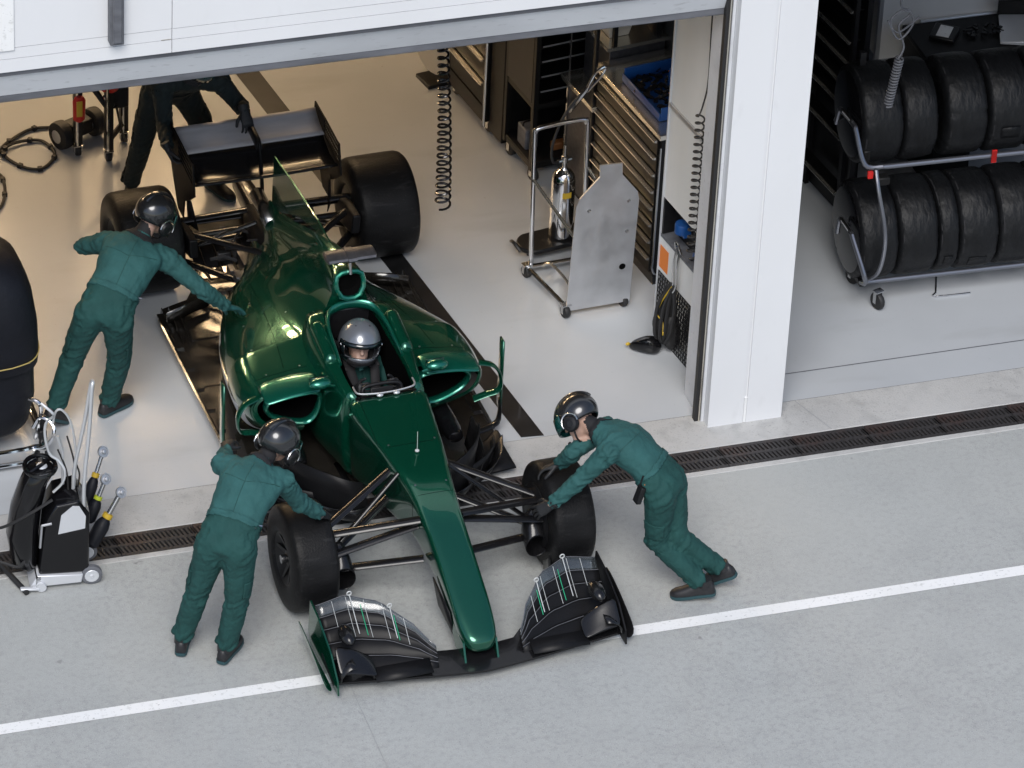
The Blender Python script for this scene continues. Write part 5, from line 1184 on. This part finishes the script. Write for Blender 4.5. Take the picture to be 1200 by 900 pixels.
    def seam(pts, inward, r_=.0028):
        q = []
        for p_, d_ in zip(pts, inward):
            h = tree.ray_cast(p_ - d_ * .35, d_)
            if h[0] and (not q or (h[0] - q[-1]).length < .09): q.append(h[0] + d_ * .0005)
        if len(q) > 3: b_ = MB(); b_.tube(q, r_, 5); b_.build('seam', 'seam' if suit == 'suit' else 'dark', t, off=off)
    S_ = [P + (N - P) * lerp(.16, .94, k / 16) for k in range(17)]; rr_ = nz(rh + rs)
    if not seated:
        seam(S_, [fwd] * 17); 
        for q0 in (.74,): seam([P + (N - P) * q0 + rr_ * lerp(-.19, .19, k / 14) - up * .05 * (1 - abs(k / 7 - 1)) for k in range(15)], [fwd] * 15)
        for sd in 'LR':
            o_ = rh * (1 if sd == 'R' else -1); hp, kn, an = J['H' + sd], J['K' + sd], J['A' + sd]
            path = [hp.lerp(kn, k / 9) for k in range(10)] + [kn.lerp(an, k / 8) for k in range(1, 9)]; seam(path, [-o_] * len(path))
            E_, W, S = J['E' + sd], J['W' + sd], J['S' + sd]; c_ = S.lerp(E_, .10); ax = nz(E_ - S); x_ = ax.orthogonal().normalized(); y_ = ax.cross(x_)
            ds = [-(x_ * math.cos(a) + y_ * math.sin(a)) for a in [k * .4 for k in range(16)]]; seam([c_] * 16, ds)
    body = from_mesh(me, 'body', order, t, off)
    # thin seams: belt buckle and a cord across the lower back
    q = MB(); bp = bc + rh * .150 - fwd * .065; q.box(bp, (.008, .008, .062), Matrix((rh, fwd, up)).transposed()); q.box(bp - up * .002 + rh * .018 - fwd * -.006, (.03, .006, .006), Matrix((rh, fwd, up)).transposed())
    if not seated: q.build('belt_buckle', 'chrome', t, off=off)
    else: q.bm.free()
    for sx in (-1, 1):
        q = MB(); q.ball(H + B @ V((sx * .030, .082, .014)), .0125, 10, 8); ey = q.build('eye', 'eye', t, off=off)
        q = MB(); q.ball(H + B @ V((sx * .030, .0915, .014)), .0055, 8, 6); q.build('pupil', 'dark', ey, off=off)
    if helmet == 'crew': crew_helmet(H, f, hu, t, off, vis=vis, hm=hm)
    if not seated:
        for sd, tv, pt_ in (('L', toes[0], toes[2]), ('R', toes[1], toes[3])): shoe(J['A' + sd], tv, pt_, t, off)
    for sd, g in zip('LR', gl):
        if g: glove(J['W' + sd] + nz(V(g['d'])) * .005, g['d'], g['p'], sd == 'R', t, off, g.get('m', 'glove'), g.get('curl', .5), thumb=g.get('th', 1.0))
    return t, B, up, fwd, rh, off

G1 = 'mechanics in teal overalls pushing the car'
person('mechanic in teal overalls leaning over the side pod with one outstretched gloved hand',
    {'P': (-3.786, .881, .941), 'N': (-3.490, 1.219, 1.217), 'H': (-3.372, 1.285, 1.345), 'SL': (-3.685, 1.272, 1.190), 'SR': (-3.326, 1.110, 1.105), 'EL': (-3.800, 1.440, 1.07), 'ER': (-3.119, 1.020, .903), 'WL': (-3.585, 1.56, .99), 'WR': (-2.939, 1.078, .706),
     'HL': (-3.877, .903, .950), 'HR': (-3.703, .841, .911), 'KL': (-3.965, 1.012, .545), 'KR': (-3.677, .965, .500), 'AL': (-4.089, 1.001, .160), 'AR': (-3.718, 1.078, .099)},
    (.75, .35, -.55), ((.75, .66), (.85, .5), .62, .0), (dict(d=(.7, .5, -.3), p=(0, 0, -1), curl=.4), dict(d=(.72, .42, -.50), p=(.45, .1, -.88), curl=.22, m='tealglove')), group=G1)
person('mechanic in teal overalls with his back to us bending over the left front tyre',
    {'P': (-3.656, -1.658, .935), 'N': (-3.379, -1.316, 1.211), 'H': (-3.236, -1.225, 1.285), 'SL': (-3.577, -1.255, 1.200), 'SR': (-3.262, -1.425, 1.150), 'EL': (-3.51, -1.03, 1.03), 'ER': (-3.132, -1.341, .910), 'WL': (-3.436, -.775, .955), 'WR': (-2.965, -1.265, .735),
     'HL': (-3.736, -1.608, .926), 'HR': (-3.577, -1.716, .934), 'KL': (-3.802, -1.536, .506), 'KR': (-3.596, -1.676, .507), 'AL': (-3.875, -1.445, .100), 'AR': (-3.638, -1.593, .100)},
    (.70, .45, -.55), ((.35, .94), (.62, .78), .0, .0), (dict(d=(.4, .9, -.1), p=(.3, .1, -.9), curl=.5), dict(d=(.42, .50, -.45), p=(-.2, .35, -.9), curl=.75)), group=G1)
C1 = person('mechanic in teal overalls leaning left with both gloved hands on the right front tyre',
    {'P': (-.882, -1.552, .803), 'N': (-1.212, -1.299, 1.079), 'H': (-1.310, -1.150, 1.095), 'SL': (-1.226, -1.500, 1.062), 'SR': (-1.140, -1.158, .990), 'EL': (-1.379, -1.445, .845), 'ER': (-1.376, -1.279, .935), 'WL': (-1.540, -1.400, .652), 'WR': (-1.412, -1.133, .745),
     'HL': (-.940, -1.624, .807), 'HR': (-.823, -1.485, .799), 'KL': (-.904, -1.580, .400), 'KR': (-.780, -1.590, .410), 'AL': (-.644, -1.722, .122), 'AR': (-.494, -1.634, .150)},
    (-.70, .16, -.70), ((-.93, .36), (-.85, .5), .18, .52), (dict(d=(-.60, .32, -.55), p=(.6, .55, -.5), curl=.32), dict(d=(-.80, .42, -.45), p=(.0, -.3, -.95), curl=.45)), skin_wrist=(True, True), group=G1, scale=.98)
person('man in dark clothes bending behind the rear wing with his head hidden by the lintel',
    {'P': (-2.733, 3.428, .930), 'N': (-2.695, 3.004, 1.246), 'H': (-2.64, 2.94, 1.43), 'SL': (-2.508, 3.001, 1.205), 'SR': (-2.889, 3.022, 1.218), 'EL': (-2.345, 3.014, .965), 'ER': (-2.883, 2.979, .935), 'WL': (-2.372, 2.83, 1.05), 'WR': (-2.925, 2.73, .90),
     'HL': (-2.639, 3.431, .922), 'HR': (-2.830, 3.431, .930), 'KL': (-2.472, 3.45, .524), 'KR': (-2.913, 3.45, .518), 'AL': (-2.393, 3.491, .100), 'AR': (-2.970, 3.571, .100)},
    (.1, -.80, -.60), ((.45, -.9), (-.3, -.95), .0, .0), (dict(d=(.1, -.55, -.62), p=(0, .4, -.9), curl=.6), dict(d=(.35, -.3, -.9), p=(.9, -.1, .3), curl=.7)), suit='darksuit', trouser='darksuit', hm='helmetdark')
# radio on the belt of the mechanic at the right front tyre
t, B, up, fwd, rh, off = C1
q = MB(); Q = Matrix.Rotation(R(15), 3, 'Y') @ Matrix.Rotation(R(10), 3, 'Z'); U_ = Q @ V((0, 0, 1)); rp = V((-.882, -1.552, .803)) + up * .07 - rh * .165 + fwd * .045; q.box(rp, (.035, .055, .12), Q); rd = q.build('radio', 'black', t, off=off, bevel=.006)
q = MB(); q.tube([rp + U_ * .06 + V((-.02, 0, 0)), rp + U_ * .14 + V((-.02, 0, 0))], .006, 6); q.build('antenna', 'black', rd, off=off)
q = MB(); q.lathe([(.009, 0), (.009, .014), (.001, .014)], rp + U_ * .06 + V((.015, 0, 0)), U_, 8, True); q.build('knob', 'orange', rd, off=off)
q = MB(); q.tube(crv([rp + up * .05, rp + up * .2 - rh * .02, V((-1.15, -1.52, 1.0)), V((-1.22, -1.42, 1.12))], 5), .004, 5); q.build('cord', 'black', rd, off=off) if False else q.bm.free()

# ------------------------------------------------------------------ driver
dj = {'P': (0, 1.28, .26), 'N': (0, 1.60, .615), 'H': (0, 1.50, .765), 'SL': (-.165, 1.555, .575), 'SR': (.165, 1.555, .575), 'EL': (-.195, 1.33, .46), 'ER': (.195, 1.33, .46), 'WL': (-.135, 1.165, .655), 'WR': (.135, 1.165, .655),
      'HL': (-.09, 1.26, .26), 'HR': (.09, 1.26, .26), 'KL': (-.09, 1.0, .38), 'KR': (.09, 1.0, .38), 'AL': (-.08, .7, .3), 'AR': (.08, .7, .3)}
# the driver faces the nose (-v): his left hand is at +u
sw_ = {k.replace('L', '#').replace('R', 'L').replace('#', 'R') if k[0] in 'SEWHKA' and len(k) == 2 else k: v for k, v in dj.items()}
dj = {k: cw(*v) for k, v in sw_.items()}
fd = CM.to_3x3() @ V((0, -1, 0))
dt, DB, dup, dfw, drh, doff = person('driver in teal race suit and grey full face helmet sitting in the cockpit', dj, CM.to_3x3() @ V((-.12, -.95, .20)), None,
    (dict(d=CM.to_3x3() @ V((-.1, -.7, .5)), p=CM.to_3x3() @ V((-.9, -.2, .1)), curl=.9), dict(d=CM.to_3x3() @ V((.1, -.7, .5)), p=CM.to_3x3() @ V((.9, -.2, .1)), curl=.9)), seated=True, helmet=None, suit='racesuit', trouser='racesuit', base=cw(0, 1.3, .18), vox=.007, scale=.9)
Hh = cw(0, 1.50, .765); f = DB.col[1]; hu = DB.col[2]; hr = DB.col[0]
def HP(x, y, z): return Hh + DB @ V((x, y, z + .01))
b = MB(); rows = []; N_ = 48
for i in range(25):
    ph = math.pi * lerp(.012, .86, i / 24); row = []
    for j in range(N_):
        th = 2 * math.pi * j / N_; x = .138 * math.sin(ph) * math.cos(th); y = .162 * math.sin(ph) * math.sin(th); z = .158 * math.cos(ph)
        if z < -.02: x *= 1 - .10 * (-z - .02) / .13; y *= (1 - .0 * z) if y > 0 else 1 - .14 * (-z - .02) / .13
        if z < -.03 and y > .05: y += .012
        row.append((x, y, z))
    rows.append(row)
vs = [[b.bm.verts.new(HP(*p)) for p in r_] for r_ in rows]
for i in range(24):
    for j in range(N_):
        q = [rows[i][j], rows[i][(j + 1) % N_], rows[i + 1][(j + 1) % N_], rows[i + 1][j]]; c = [sum(p[k] for p in q) / 4 for k in range(3)]
        if c[1] > .072 and -.062 < c[2] < .030: continue
        b._f((vs[i][j], vs[i][(j + 1) % N_], vs[i + 1][(j + 1) % N_], vs[i + 1][j]))
hel = b.build('helmet', 'helmetgrey', dt, off=doff, smooth=60, solid=.012, soff=-1)
def ringpt(th, z, g=0):
    k_ = math.sqrt(max(.02, 1 - (z / .15) ** 2)); return HP((.138 + g) * k_ * math.cos(th), (.162 + g) * k_ * math.sin(th), z)
b = MB()
b.sheet([[ringpt(lerp(.30, math.pi - .30, k / 20), z, .007) for k in range(21)] for z in (.020, .034, .050)]); b.build('visor_strip', 'visor', hel, off=doff, solid=.005)
b = MB()
b.sheet([[ringpt(lerp(.34, math.pi - .34, k / 20), z, .006) for k in range(21)] for z in (-.075, -.062, -.052)]); b.build('visor_strip', 'visor', hel, off=doff, solid=.004)
b = MB()
for sx in (0, 1):
    a = .46 if sx == 0 else math.pi - .46
    b.sheet([[ringpt(a + d_, z, .003) for d_ in (-.16, 0, .16)] for z in (-.06, -.02, .025)])
b.build('visor_side', 'visor', hel, off=doff, solid=.004)
for sx in (-1, 1):
    b = MB(); b.lathe([(.016, 0), (.014, .006), (.001, .007)], HP(sx * .133, .055, .012), DB @ V((sx, .3, 0)), 12, True); b.build('visor_pivot', 'steel', hel, off=doff)
b = MB()
for x, y in ((-.04, .05), (.04, .05), (-.02, -.02), (.03, 0)): b.box(HP(x, y, .150 * math.sqrt(1 - (x / .138) ** 2 - (y / .162) ** 2)), (.016, .024, .008), DB)
b.build('vent', 'black', hel, off=doff)
b = MB(); b.sheet([[HP(x, .10 + .05 * (1 - (x / .1) ** 2), z) for x in (-.09, -.045, 0, .045, .09)] for z in (-.058, -.10)]); b.build('balaclava', 'collar', dt, off=doff, solid=.006)
for sx in (-1, 1):
    b = MB(); P = [cw(sx * u, v, z) for u, v, z in ((.12, 1.70, .68), (.105, 1.60, .705), (.088, 1.50, .690), (.078, 1.40, .615), (.06, 1.32, .53))]
    b.tube(P, .013, 8, ell=(cw(1, 0, 0) - cw(0, 0, 0), 2.3)); st_ = b.build('harness_strap', 'collar', dt, off=doff)
    b = MB(); b.box(P[3].lerp(P[2], .3), (.07, .03, .02), CM.to_3x3() @ Matrix.Rotation(R(40), 3, 'X')); b.build('buckle', 'black', st_, off=doff, bevel=.004)
b = MB(); b.box(cw(.01, 1.425, .655), (.05, .006, .012), CM.to_3x3() @ Matrix.Rotation(R(50), 3, 'X')); b.build('chest_badge', 'line', dt, off=doff)
b = MB(); b.tube([cw(-.045, 1.50, .69), cw(-.02, 1.44, .665), cw(-.01, 1.40, .63)], .010, 6, ell=((1, 0, 0), 1.5)); b.build('collar_strap', 'suit', dt, off=doff)
